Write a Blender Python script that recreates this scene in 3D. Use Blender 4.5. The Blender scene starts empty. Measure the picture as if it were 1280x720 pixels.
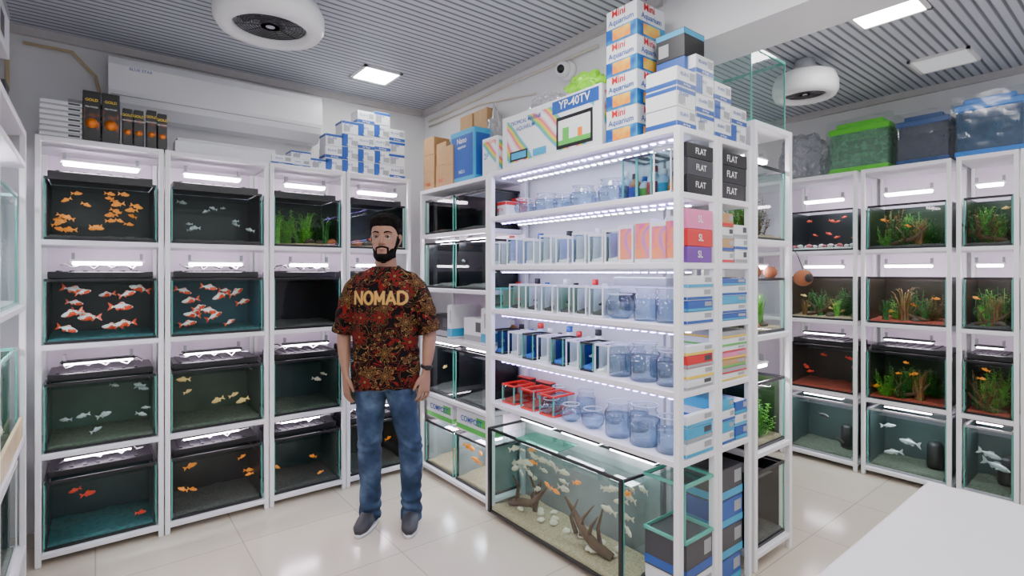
import bpy, bmesh, math, random
import numpy as np
from mathutils import Vector, Matrix, noise
from mathutils.bvhtree import BVHTree
random.seed(7)
COL=bpy.context.scene.collection
PI=math.pi
R=random.uniform
# ------------------------------------------------------------------ materials
def newmat(name):
    m=bpy.data.materials.new(name); m.use_nodes=True
    nt=m.node_tree; nt.nodes.clear()
    out=nt.nodes.new('ShaderNodeOutputMaterial')
    return m,nt,out
_mc={}
def M(name,col,rough=.5,metal=0,es=0,ecol=None,var=.08,scale=18,bump=0,spec=.5):
    if name in _mc: return _mc[name]
    m,nt,out=newmat(name); N=nt.nodes; L=nt.links
    p=N.new('ShaderNodeBsdfPrincipled'); L.new(p.outputs[0],out.inputs[0])
    p.inputs['Roughness'].default_value=rough; p.inputs['Metallic'].default_value=metal
    p.inputs['Specular IOR Level'].default_value=spec
    tc=N.new('ShaderNodeTexCoord'); nz=N.new('ShaderNodeTexNoise'); nz.inputs['Scale'].default_value=scale
    L.new(tc.outputs['Object'],nz.inputs['Vector'])
    mx=N.new('ShaderNodeMix'); mx.data_type='RGBA'
    mx.inputs[6].default_value=(*[max(0,c*(1-var)) for c in col],1); mx.inputs[7].default_value=(*[min(1,c*(1+var)) for c in col],1)
    L.new(nz.outputs['Fac'],mx.inputs[0]); L.new(mx.outputs[2],p.inputs['Base Color'])
    if bump:
        b=N.new('ShaderNodeBump'); b.inputs['Strength'].default_value=bump; b.inputs['Distance'].default_value=.01
        L.new(nz.outputs['Fac'],b.inputs['Height']); L.new(b.outputs[0],p.inputs['Normal'])
    if es:
        p.inputs['Emission Color'].default_value=(*(ecol or col),1); p.inputs['Emission Strength'].default_value=es
    m.diffuse_color=(*col,1)
    _mc[name]=m; return m
def ramp(nt,fac,stops,interp='LINEAR'):
    r=nt.nodes.new('ShaderNodeValToRGB'); r.color_ramp.interpolation=interp
    e=r.color_ramp.elements
    while len(e)<len(stops): e.new(.5)
    for i,(p,c) in enumerate(stops): e[i].position=p; e[i].color=(*c,1)
    nt.links.new(fac,r.inputs[0]); return r.outputs[0]
def patmat(name,kind,stops,scale=6,rough=.4,interp='LINEAR',dist=0,detail=2,es=0):
    if name in _mc: return _mc[name]
    m,nt,out=newmat(name); N=nt.nodes; L=nt.links
    p=N.new('ShaderNodeBsdfPrincipled'); L.new(p.outputs[0],out.inputs[0]); p.inputs['Roughness'].default_value=rough
    tc=N.new('ShaderNodeTexCoord')
    if kind=='noise':
        t=N.new('ShaderNodeTexNoise'); t.inputs['Detail'].default_value=detail; t.inputs['Distortion'].default_value=dist; o=t.outputs['Fac']
    elif kind=='wave':
        t=N.new('ShaderNodeTexWave'); t.bands_direction='DIAGONAL'; t.inputs['Distortion'].default_value=dist; o=t.outputs['Fac']
    else:
        t=N.new('ShaderNodeTexVoronoi'); o=t.outputs['Distance']
    t.inputs['Scale'].default_value=scale
    L.new(tc.outputs['Object'],t.inputs['Vector'])
    c=ramp(nt,o,stops,interp); L.new(c,p.inputs['Base Color'])
    if es:
        L.new(c,p.inputs['Emission Color']); p.inputs['Emission Strength'].default_value=es
    _mc[name]=m; return m
def glass(name,tint,lo=.03,hi=.55,rough=.03,haze=0,hcol=(1,1,1),edge=None):
    if name in _mc: return _mc[name]
    m,nt,out=newmat(name); N=nt.nodes; L=nt.links
    tr=N.new('ShaderNodeBsdfTransparent'); tr.inputs[0].default_value=(*tint,1)
    gl=N.new('ShaderNodeBsdfGlossy'); gl.inputs['Roughness'].default_value=rough
    lw=N.new('ShaderNodeLayerWeight'); lw.inputs[0].default_value=.25
    if edge:
        L.new(ramp(nt,lw.outputs['Facing'],[(0,tint),(.35,tint),(.85,edge)]),tr.inputs[0])
    mr=N.new('ShaderNodeMapRange'); mr.inputs['To Min'].default_value=lo; mr.inputs['To Max'].default_value=hi
    L.new(lw.outputs['Facing'],mr.inputs['Value'])
    mix=N.new('ShaderNodeMixShader'); L.new(mr.outputs[0],mix.inputs[0]); L.new(tr.outputs[0],mix.inputs[1]); L.new(gl.outputs[0],mix.inputs[2])
    last=mix
    if haze:
        df=N.new('ShaderNodeBsdfDiffuse'); df.inputs[0].default_value=(*hcol,1)
        m2=N.new('ShaderNodeMixShader')
        nz=N.new('ShaderNodeTexNoise'); nz.inputs['Scale'].default_value=9; mm=N.new('ShaderNodeMath'); mm.operation='MULTIPLY'; mm.inputs[1].default_value=haze*2
        L.new(nz.outputs['Fac'],mm.inputs[0]); L.new(mm.outputs[0],m2.inputs[0])
        L.new(mix.outputs[0],m2.inputs[1]); L.new(df.outputs[0],m2.inputs[2]); last=m2
    L.new(last.outputs[0],out.inputs[0]); m.diffuse_color=(*tint,.3)
    _mc[name]=m; return m
WHITE=M('white_powder_coat',(.86,.86,.88),.35,var=.03)
SHELFW=M('shelf_board_white',(.84,.82,.87),.45,var=.04)
PANELW=M('rack_back_white',(.84,.75,.87),.6,var=.05)
BLACK=M('black_plastic',(.008,.008,.010),.35)
DGREY=M('dark_grey_plastic',(.05,.05,.06),.4)
GREY=M('grey_plastic',(.35,.36,.38),.45)
GL=glass('tank_glass',(.88,.97,.95),.015,.25)
GLC=glass('clear_bowl_glass',(.93,.97,1),.05,.45,.03,edge=(.10,.15,.19))
GEDGE=M('green_glass_edge',(.10,.42,.34),.15)
WAT=glass('water_surface',(.75,.92,.9),.05,.5,.06)
WATJ=glass('jar_water',(.70,.82,.90),.04,.3,.05,.08,(.6,.72,.85),edge=(.25,.34,.42))
LEDW=M('led_diffuser_pink_white',(1,.93,1),.4,es=50,ecol=(1,.86,1))
LEDC=M('led_diffuser_cool',(.9,.97,1),.4,es=20,ecol=(.88,.93,1))
CARD=M('brown_cardboard',(.50,.30,.14),.75,var=.12)
CARDW=M('white_carton',(.78,.80,.83),.45,var=.04)
TAPE=M('packing_tape',(.58,.40,.2),.25)
BLUEP=M('print_blue',(.02,.09,.38),.4)
CYANP=M('print_cyan',(.03,.36,.62),.4)
REDP=M('print_red',(.65,.02,.02),.4)
ORP=M('print_orange',(.9,.22,.01),.4)
YELP=M('print_yellow',(.9,.62,.03),.4)
GRNP=M('print_green',(.10,.5,.08),.4)
BLKP=M('print_black',(.010,.010,.012),.4)
WHTP=M('print_white',(.85,.85,.85),.4)
PURP=M('print_purple',(.16,.04,.33),.4)
PNKP=M('print_pink',(.8,.2,.42),.4)
TERRA=M('terracotta',(.30,.10,.04),.8,bump=.3)
# ------------------------------------------------------------------ mesh builder
class MB:
    def __init__(s): s.v=[];s.f=[];s.m=[];s.sm=[]
    def add(s,vs,fs,m=0,sm=False):
        o=len(s.v); s.v+= [tuple(v) for v in vs]
        for f in fs: s.f.append([i+o for i in f]); s.m.append(m); s.sm.append(sm)
    def box(s,x0,x1,y0,y1,z0,z1,m=0,b=0):
        if b<=0:
            s.add([(x0,y0,z0),(x1,y0,z0),(x1,y1,z0),(x0,y1,z0),(x0,y0,z1),(x1,y0,z1),(x1,y1,z1),(x0,y1,z1)],
              [(0,3,2,1),(4,5,6,7),(0,1,5,4),(1,2,6,5),(2,3,7,6),(3,0,4,7)],m)
        else:
            bm=bmesh.new(); bmesh.ops.create_cube(bm,size=1)
            for v in bm.verts: v.co=Vector(((x0+x1)/2+v.co.x*(x1-x0),(y0+y1)/2+v.co.y*(y1-y0),(z0+z1)/2+v.co.z*(z1-z0)))
            bmesh.ops.bevel(bm,geom=bm.edges[:],offset=b,segments=2 if b>.006 else 1,affect='EDGES',profile=.5)
            bm.verts.index_update()
            s.add([v.co[:] for v in bm.verts],[[v.index for v in f.verts] for f in bm.faces],m); bm.free()
    def lathe(s,prof,seg=20,m=0,c=(0,0,0),sm=True):
        vs=[];fs=[]
        for r,z in prof:
            for i in range(seg):
                a=2*PI*i/seg; vs.append((c[0]+r*math.cos(a),c[1]+r*math.sin(a),c[2]+z))
        for k in range(len(prof)-1):
            for i in range(seg):
                j=(i+1)%seg; fs.append((k*seg+i,k*seg+j,(k+1)*seg+j,(k+1)*seg+i))
        s.add(vs,fs,m,sm)
    def cyl(s,c,r,h,seg=16,m=0,r2=None):
        r2=r if r2 is None else r2
        s.lathe([(1e-4,0),(r,0),(r,0),(r2,h),(r2,h),(1e-4,h)],seg,m,c)
    def stack(s,rs,seg=20,m=0,caps=True,p=2.0):
        vs=[];fs=[]
        for (cx,cy,cz,rx,ry) in rs:
            for i in range(seg):
                a=2*PI*i/seg; ca,sa=math.cos(a),math.sin(a)
                vs.append((cx+rx*math.copysign(abs(ca)**(2/p),ca),cy+ry*math.copysign(abs(sa)**(2/p),sa),cz))
        n=len(rs)
        for k in range(n-1):
            for i in range(seg):
                j=(i+1)%seg; fs.append((k*seg+i,k*seg+j,(k+1)*seg+j,(k+1)*seg+i))
        if caps: fs.append(tuple(range(seg-1,-1,-1))); fs.append(tuple((n-1)*seg+i for i in range(seg)))
        s.add(vs,fs,m,True)
    def tube(s,pts,rad,seg=8,m=0,caps=True,A=None):
        pts=[Vector(p) for p in pts]; n=len(pts)
        if not isinstance(rad,(list,tuple)): rad=[rad]*n
        vs=[];fs=[];prev=Vector(A) if A else None
        for k in range(n):
            t=(pts[min(k+1,n-1)]-pts[max(k-1,0)]).normalized()
            if prev is None: prev=t.orthogonal()
            a=(prev-t*prev.dot(t)).normalized(); prev=a; b=t.cross(a)
            r=rad[k]; ra,rb=(r if isinstance(r,(list,tuple)) else (r,r))
            for i in range(seg):
                th=2*PI*i/seg; vs.append(pts[k]+a*ra*math.cos(th)+b*rb*math.sin(th))
        for k in range(n-1):
            for i in range(seg):
                j=(i+1)%seg; fs.append((k*seg+i,k*seg+j,(k+1)*seg+j,(k+1)*seg+i))
        if caps: fs.append(tuple(range(seg-1,-1,-1))); fs.append(tuple((n-1)*seg+i for i in range(seg)))
        s.add(vs,fs,m,True)
    def ball(s,c,r,seg=12,m=0):
        rx,ry,rz=r if isinstance(r,(list,tuple)) else (r,r,r); n=seg//2+1
        s.stack([(c[0],c[1],c[2]-rz*math.cos(PI*k/n),max(1e-4,rx*math.sin(PI*k/n)),max(1e-4,ry*math.sin(PI*k/n))) for k in range(n+1)],seg,m)
    def mesh(s,name,mats):
        me=bpy.data.meshes.new(name); me.from_pydata(s.v,[],s.f)
        me.polygons.foreach_set('material_index',s.m); me.polygons.foreach_set('use_smooth',s.sm)
        for x in (mats if isinstance(mats,(list,tuple)) else [mats]): me.materials.append(x)
        me.update(); return me
def thing(name,label,cat,loc,rz=0,mesh=None,group=None):
    o=bpy.data.objects.new(name,mesh); COL.objects.link(o); o.location=loc; o.rotation_euler=(0,0,rz)
    if mesh is None: o.empty_display_size=.05
    o['label']=label; o['category']=cat
    if group: o['group']=group
    return o
def part(name,mesh,par,loc=(0,0,0),rot=(0,0,0),label=None):
    o=bpy.data.objects.new(name,mesh); COL.objects.link(o); o.parent=par; o.location=loc; o.rotation_euler=rot
    if label: o['label']=label
    return o
def structure(name,mesh,loc=(0,0,0)):
    o=bpy.data.objects.new(name,mesh); COL.objects.link(o); o.location=loc; o['kind']='structure'; return o
_tc={}
def text_mesh(s,size,mat,bold=.0,ax='CENTER'):
    k=(s,round(size,4),mat.name,bold,ax)
    if k in _tc: return _tc[k]
    c=bpy.data.curves.new('lettering','FONT'); c.body=s; c.size=size; c.align_x=ax; c.align_y='CENTER'; c.offset=bold; c.resolution_u=3
    o=bpy.data.objects.new('tmp',c); me=bpy.data.meshes.new_from_object(o); bpy.data.objects.remove(o)
    me.transform(Matrix.Rotation(PI/2,4,'X')); me.materials.clear(); me.materials.append(mat); me.name='lettering'
    _tc[k]=me; return me
# ------------------------------------------------------------------ frames and survey
CH=1.40; FP=657.0; TH=math.radians(38.4)
FW=Vector((math.sin(TH),math.cos(TH))); RT=Vector((math.cos(TH),-math.sin(TH)))
class Fr:
    def __init__(s,ox,oy,deg): s.o=Vector((ox,oy)); s.rz=math.radians(deg); s.c=math.cos(s.rz); s.s=math.sin(s.rz)
    def w(s,x,y,z=0): return (s.o.x+s.c*x-s.s*y, s.o.y+s.s*x+s.c*y, z)
    def loc(s,p):
        d=Vector(p)-s.o; return (s.c*d.x+s.s*d.y, -s.s*d.x+s.c*d.y)
def meas(fr,px,y=0):
    """survey reading -> (position along the rack at depth y, viewing distance)"""
    d=FW+RT*((px-640)/FP); dy=-fr.s*d.x+fr.c*d.y; oy=fr.loc((0,0))[1]
    t=(y-oy)/dy; return fr.loc(d*t)[0],t
FA=Fr(0,3.33,0); FC=Fr(1.8,3.33,-90); FB=Fr(4.17,3.3,-90); FD=Fr(-.25,0,90); FE=Fr(1.8,1.21,0); FR=Fr(2.40,1.21,0)
# ------------------------------------------------------------------ room
def tile_mat():
    m,nt,out=newmat('floor_tile_cream'); N=nt.nodes; L=nt.links
    p=N.new('ShaderNodeBsdfPrincipled'); L.new(p.outputs[0],out.inputs[0]); p.inputs['Roughness'].default_value=.16
    tc=N.new('ShaderNodeTexCoord'); b=N.new('ShaderNodeTexBrick'); b.offset=0; b.inputs['Scale'].default_value=1
    b.inputs['Brick Width'].default_value=.6; b.inputs['Row Height'].default_value=.6; b.inputs['Mortar Size'].default_value=.003
    b.inputs['Color1'].default_value=(.64,.57,.46,1); b.inputs['Color2'].default_value=(.60,.53,.43,1); b.inputs['Mortar'].default_value=(.4,.36,.3,1)
    L.new(tc.outputs['Object'],b.inputs['Vector'])
    nz=N.new('ShaderNodeTexNoise'); nz.inputs['Scale'].default_value=3; nz.inputs['Detail'].default_value=6
    mx=N.new('ShaderNodeMix'); mx.data_type='RGBA'; mx.blend_type='MULTIPLY'; mx.inputs[0].default_value=.3
    L.new(b.outputs['Color'],mx.inputs[6]); L.new(ramp(nt,nz.outputs['Fac'],[(.3,(.75,.72,.68)),(.7,(1,1,1))]),mx.inputs[7])
    L.new(mx.outputs[2],p.inputs['Base Color']); return m
def ceil_mat():
    m,nt,out=newmat('ceiling_slat_panel'); N=nt.nodes; L=nt.links
    p=N.new('ShaderNodeBsdfPrincipled'); L.new(p.outputs[0],out.inputs[0]); p.inputs['Roughness'].default_value=.4
    tc=N.new('ShaderNodeTexCoord'); sp=N.new('ShaderNodeSeparateXYZ'); L.new(tc.outputs['Object'],sp.inputs[0])
    a=N.new('ShaderNodeMath'); a.operation='MULTIPLY'; a.inputs[1].default_value=1/.046; L.new(sp.outputs['Y'],a.inputs[0])
    f=N.new('ShaderNodeMath'); f.operation='FRACT'; L.new(a.outputs[0],f.inputs[0])
    c=ramp(nt,f.outputs[0],[(0,(.13,.14,.17)),(.20,(.16,.17,.20)),(.30,(.52,.55,.63)),(.92,(.56,.59,.67)),(.99,(.15,.16,.19))])
    L.new(c,p.inputs['Base Color'])
    bp=N.new('ShaderNodeBump'); bp.inputs['Strength'].default_value=.5; bp.inputs['Distance'].default_value=.01
    h=ramp(nt,f.outputs[0],[(.2,(0,0,0)),(.34,(1,1,1)),(.9,(1,1,1)),(1,(0,0,0))]); L.new(h,bp.inputs['Height']); L.new(bp.outputs[0],p.inputs['Normal'])
    return m
WALL=M('wall_paint_white',(.78,.78,.79),.7,var=.05,scale=3)
def bx(x0,x1,y0,y1,z0,z1,mat,name,b=0):
    mb=MB(); mb.box(x0,x1,y0,y1,z0,z1,0,b); return mb.mesh(name,mat)
structure('floor',bx(-.75,4.75,-2,4.0,-.06,0,tile_mat(),'floor'))
structure('ceiling',bx(-.75,4.75,-2,4.0,2.70,2.76,ceil_mat(),'ceiling'))
structure('wall_back',bx(-.75,4.75,3.80,3.95,0,2.7,WALL,'wall_back'))
structure('wall_left',bx(-.80,-.68,-2,3.8,0,2.7,WALL,'wall_left'))
structure('wall_right',bx(4.60,4.75,-2,3.8,0,2.7,WALL,'wall_right'))
structure('wall_partition',bx(2.10,2.39,1.50,3.8,0,2.7,WALL,'wall_partition'))
structure('trim_1',bx(2.10,2.40,-2,1.50,2.42,2.7,M('beam_paint',(.74,.74,.76),.7,var=.03),'trim_1'))
GY=M('cornice_grey',(.55,.53,.52),.6)
structure('trim_2',bx(-.68,2.1,3.77,3.8,2.655,2.7,GY,'trim_2'))
structure('trim_3',bx(2.07,2.1,1.5,3.77,2.655,2.7,GY,'trim_3'))
structure('trim_4',bx(4.57,4.6,-2,3.8,2.655,2.7,GY,'trim_4'))
# ------------------------------------------------------------------ racks
_cache={}
def cbox(key,w,d,h,mat,b=.003):
    k=(key,round(w,3),round(d,3),round(h,3),mat.name)
    if k not in _cache:
        mb=MB(); mb.box(-w/2,w/2,0,d,0,h,0,b); _cache[k]=mb.mesh(key,mat)
    return _cache[k]
def rack(fr,x0,x1,dep,zs,top,label,back=True,pw=.024,y0=0):
    xc=(x0+x1)/2; w=x1-x0
    o=thing('shelving_rack',label,'shelf rack',fr.w(xc,y0,0),fr.rz,group='white metal racks')
    pm=cbox('post',pw,pw,top,WHITE)
    for sx in (-1,1):
        for yy in (0,dep-pw): part('post',pm,o,(sx*(w/2-pw/2),yy,0))
    for z in zs+[top]:
        part('shelf',cbox('shelf',w-.004,dep,.026,SHELFW),o,(0,.001,z-.026))
    if back: part('back_panel',cbox('back_panel',w-pw*2,.006,top-.05,PANELW,0),o,(0,dep-.008,.03))
    return o
ZS=[.06,.53,1.05,1.555]
baysA=[(-.225,.285),(.29,.805),(.81,1.27),(1.275,1.735)]
for a,b in baysA: rack(FA,a,b,.42,ZS,2.05,'white powder-coated metal rack holding four tiers of aquariums')
baysB=[]
for p0,p1 in ((985,1071),(1076,1189),(1195,1274)):
    baysB.append((meas(FB,p0)[0],meas(FB,p1)[0]))
baysB[0]=(baysB[0][1]-.50,baysB[0][1])
baysB.insert(0,(baysB[0][0]-.52,baysB[0][0]-.005))
baysB.append((baysB[-1][1]+.005,baysB[-1][1]+.45))
for a,b in baysB: rack(FB,a,b,.41,ZS,2.11,'white metal rack of planted aquariums against the wall')
ZC=[.646,.922,1.186,1.438,1.72]
rack(FC,.835,2.12,.285,ZC,1.98,'white open display rack of bowls, jars and small tanks',back=False,pw=.03)
rack(FC,.01,.83,.285,[.06,.57,.96,1.29,1.66],1.97,'white rack corner section with dark aquariums',back=True)
rack(FE,.29,.57,.27,ZC,1.98,'white end rack stacked with cartons and accessories',back=False,pw=.026)
rack(FR,.0,.38,.60,[.08,.55,1.10,1.555],2.11,'white rack end with planted display tanks',back=False,pw=.026)
rack(FD,1.55,2.42,.40,[.15,.66,1.25,1.9],2.05,'white rack beside the aisle holding glass tanks',back=True)
rack(FD,2.43,3.30,.40,[.15,.66,1.25,1.9],2.05,'white rack beside the corner holding glass tanks',back=True)
# ------------------------------------------------------------------ aquarium
FILMS={}
def film(name,c):
    if name not in FILMS: FILMS[name]=patmat('backing_'+name,'noise',[(.3,[x*.6 for x in c]),(.7,c)],4,.35)
    return FILMS[name]
GRAV={'dark':patmat('gravel_dark','voronoi',[(.0,(.02,.02,.02)),(.6,(.08,.075,.07))],90,.8),
 'red':patmat('gravel_red','voronoi',[(0,(.22,.025,.015)),(.6,(.42,.07,.04))],90,.8),
 'tan':patmat('gravel_tan','voronoi',[(0,(.2,.14,.08)),(.6,(.4,.31,.19))],90,.8),
 'teal':patmat('gravel_teal','voronoi',[(0,(.01,.05,.06)),(.6,(.02,.12,.13))],40,.6),
 'white':patmat('gravel_white','voronoi',[(0,(.5,.5,.5)),(.6,(.8,.8,.8))],90,.8),
 'olive':patmat('gravel_olive','voronoi',[(0,(.035,.05,.035)),(.6,(.09,.11,.075))],60,.8),
 'blue':patmat('gravel_blue','voronoi',[(0,(.01,.05,.35)),(.6,(.04,.2,.7))],90,.6)}
def aquarium(fr,xc,y,z,w,d,h,fcol,grav,label,hood=True,sides=True,rim=BLACK):
    o=thing('aquarium',label,'aquarium',fr.w(xc,y,z),fr.rz,group='rack aquariums')
    k=('glass',round(w,3),round(d,3),round(h,3))
    if k not in _cache:
        mb=MB(); a=w/2
        vs=[(-a,0,0),(a,0,0),(a,d,0),(-a,d,0),(-a,0,h),(a,0,h),(a,d,h),(-a,d,h)]
        mb.add(vs,[(0,1,5,4),(1,2,6,5),(3,0,4,7)])
        _cache[k]=mb.mesh('glass_panes',[GL])
    part('glass_panes',_cache[k],o)
    k=('rim',rim.name,round(w,3),round(d,3),round(h,3))
    if k not in _cache:
        mb=MB(); a=w/2; t=.009 if h<.2 else .013
        for z0,z1 in ((0,t),(h-t,h)):
            mb.box(-a,a,-.005,.005,z0,z1); mb.box(-a,a,d-.006,d,z0,z1)
            mb.box(-a-.004,-a+.006,0,d,z0,z1); mb.box(a-.006,a+.004,0,d,z0,z1)
        for sx in (-1,1): mb.box(sx*a-.003,sx*a+.003,-.003,.003,0,h,1)
        _cache[k]=mb.mesh('rim_frame',[rim,GEDGE if rim is not WHITE else WHITE])
    part('rim_frame',_cache[k],o)
    if fcol:
        k=('film',fcol,sides,round(w,3),round(d,3),round(h,3))
        if k not in _cache:
            mb=MB(); a=w/2-.006; mb.box(-a,a,d-.012,d-.008,.012,h-.014)
            if sides:
                mb.box(-a,-a+.003,.02,d-.008,.012,h-.014); mb.box(a-.003,a,.02,d-.008,.012,h-.014)
            _cache[k]=mb.mesh('backing_film',FILMS[fcol])
        part('backing_film',_cache[k],o)
    if grav:
        k=('grav',grav,round(w,3),round(d,3))
        if k not in _cache:
            mb=MB(); a=w/2-.012; nx,ny=14,8; vs=[];fs=[]
            for j in range(ny+1):
                for i in range(nx+1):
                    x=-a+2*a*i/nx; yy=.008+(d-.03)*j/ny
                    vs.append((x,yy,.022+.012*noise.noise(Vector((x*14,yy*14,w*9)))+.012*j/ny))
            for j in range(ny):
                for i in range(nx): q=j*(nx+1)+i; fs.append((q,q+1,q+nx+2,q+nx+1))
            n0=len(vs)
            for i in range(nx+1): vs.append((vs[i][0],.008,.003))
            for i in range(nx): fs.append((n0+i,n0+i+1,i+1,i))
            mb.add(vs,fs,0,True); _cache[k]=mb.mesh('gravel_bed',GRAV[grav])
        part('gravel_bed',_cache[k],o)
    k=('wat',round(w,3),round(d,3))
    if k not in _cache:
        mb=MB(); a=w/2-.008; mb.add([(-a,.006,0),(a,.006,0),(a,d-.014,0),(-a,d-.014,0)],[(0,1,2,3)])
        _cache[k]=mb.mesh('water_surface',WAT)
    part('water_surface',_cache[k],o,(0,0,h*.9))
    if hood:
        k=('hood',round(w,3),round(d,3))
        if k not in _cache:
            mb=MB(); a=w/2*.96; mb.box(-a,a,d*.12,d*.95,0,.035,0,.004)
            for i in range(7): mb.box(-a+.03+i*(2*a-.06)/7,-a+.045+i*(2*a-.06)/7,d*.16,d*.9,.034,.040)
            _cache[k]=mb.mesh('filter_hood',BLACK)
        part('filter_hood',_cache[k],o,(0,0,h+.001),label='black slotted filter hood')
    return o
for n,c in dict(black=(.006,.007,.010),teal=(.008,.05,.062),cyan=(.008,.10,.14),olive=(.06,.09,.055),
    greyt=(.045,.075,.07),brown=(.04,.022,.012),moss=(.015,.035,.008),plain=(.3,.36,.36),white=(.85,.87,.90),green=(.05,.11,.08),
    blue=(.02,.05,.26),lav=(.60,.62,.92),grn=(.35,.5,.35),bright=(.30,.33,.33)).items(): film(n,c)
def led(fr,xc,y,z,w,mat=LEDW,black=False,rot=0):
    o=thing('aquarium_light','slim '+('black' if black else 'white')+' LED aquarium lamp glowing above a tank','light',fr.w(xc,y,z),fr.rz+rot,group='LED aquarium lamps')
    hm=BLACK if black else WHITE
    w=round(w,2)
    k=('ledh',w,hm.name)
    if k not in _cache:
        mb=MB(); mb.box(-w/2,w/2,-.03,.03,0,.012,0,.004); _cache[k]=mb.mesh('housing',hm)
    if 'ledb' not in _cache:
        mb2=MB(); mb2.box(-.006,.006,-.012,.012,.011,.045); _cache['ledb']=mb2.mesh('bracket',GREY)
    part('housing',_cache[k],o)
    kd=('leddm',w,mat.name,black)
    if kd not in _cache:
        mb=MB(); mb.box(-w/2+.012,w/2-.012,-.028,.026,-.016 if not black else -.007,-.0005,0,.004 if not black else 0); _cache[kd]=mb.mesh('diffuser',mat)
    part('diffuser',_cache[kd],o)
    for sx in (-1,1): part('bracket',_cache['ledb'],o,(sx*w*.45,0,0))
    return o
# ------------------------------------------------------------------ fish
FISHM={'orange':M('fish_orange',(.95,.26,.015),.3,var=.3,scale=4,es=.35),  # orange, koi, red and gold fish glow faintly: light put into the material
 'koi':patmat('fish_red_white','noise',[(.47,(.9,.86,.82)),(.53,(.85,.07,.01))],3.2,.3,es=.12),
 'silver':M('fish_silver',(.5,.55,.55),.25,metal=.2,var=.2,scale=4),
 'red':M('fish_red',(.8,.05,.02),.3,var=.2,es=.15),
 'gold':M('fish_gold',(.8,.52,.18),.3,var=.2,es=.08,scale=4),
 'dark':M('fish_dark',(.04,.04,.04),.3,var=.3),
 'pale':M('fish_pale',(.75,.66,.50),.3,var=.15)}
EYE=M('fish_eye',(.01,.01,.01),.1)
def fish_mesh(kind,fat=1.0):
    k=('fish',kind,fat)
    if k in _cache: return _cache[k]
    mb=MB()
    xs=[-.5,-.46,-.38,-.25,-.08,.08,.2,.28,.32]; hh=[.01,.06,.11,.155,.17,.13,.08,.045,.04]; ww=[.01,.04,.065,.085,.085,.06,.035,.02,.012]
    mb.tube([(x,.02*math.sin(x*7),.01*math.sin(x*6)) for x in xs],[(h*fat,w) for h,w in zip(hh,ww)],12,0,True,A=(0,0,1))
    def fin(pts):
        n=len(pts); mb.add([(p[0],.006,p[1]) for p in pts]+[(p[0],-.006,p[1]) for p in pts],[tuple(range(n)),tuple(range(2*n-1,n-1,-1))]+[(i,i+n,(i+1)%n+n,(i+1)%n) for i in range(n)],0)
    fin([(.29,.03),(.40,.13),(.52,.19),(.47,.06),(.44,0),(.47,-.06),(.52,-.19),(.40,-.13),(.29,-.03)])
    fin([(-.18,.14*fat),(-.10,.26*fat),(.06,.22*fat),(.14,.10*fat)])
    fin([(.04,-.12*fat),(.10,-.21*fat),(.18,-.16*fat),(.2,-.07*fat)])
    for sy in (-1,1):
        mb.add([(-.22,sy*.075,-.03),(-.08,sy*.15,-.12),(-.06,sy*.13,-.03)],[(0,1,2)])
        mb.ball((-.38,sy*.055,.03),.02,6,1)
    _cache[k]=mb.mesh('fish',[FISHM[kind],EYE]); return _cache[k]
FL={'orange':'small bright orange fish swimming in a dark tank','koi':'red and white patched goldfish swimming','silver':'silver fish swimming in greenish water',
 'red':'small red fish swimming in the tank','gold':'pale golden fish swimming in the tank','dark':'dark grey slender fish swimming in tank','pale':'cream-white fish swimming in shallow water'}
def fish(fr,x,y,z,kind,L,rz=0,tilt=0,fat=1.0):
    o=thing('fish',FL[kind],'fish',fr.w(x,y,z),fr.rz+rz,fish_mesh(kind,fat),group='aquarium fish'); o.scale=(L,L,L)
    o.rotation_euler=(0,tilt,fr.rz+rz); return o
def school(fr,xc,y,z,w,d,h,kind,n,L,fat=1.0,lo=.05):
    pts=[]
    tries=0
    while len(pts)<n and tries<900:
        tries+=1
        p=(R(-w/2+L*.6,w/2-L*.6),R(.035,min(d-.06,.18)),R(lo,h*.84))
        if all((p[0]-q[0])**2+(p[1]-q[1])**2*.4+((p[2]-q[2])*2.2)**2>(L*.62)**2 for q in pts): pts.append(p)
    for p in pts:
        l=L*R(.75,1.2); fish(fr,xc+p[0],y+max(p[1],l*.25),z+p[2],kind,l,(PI if random.random()<.5 else 0)+R(-.5,.5),R(-.45,.45),fat)
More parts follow.
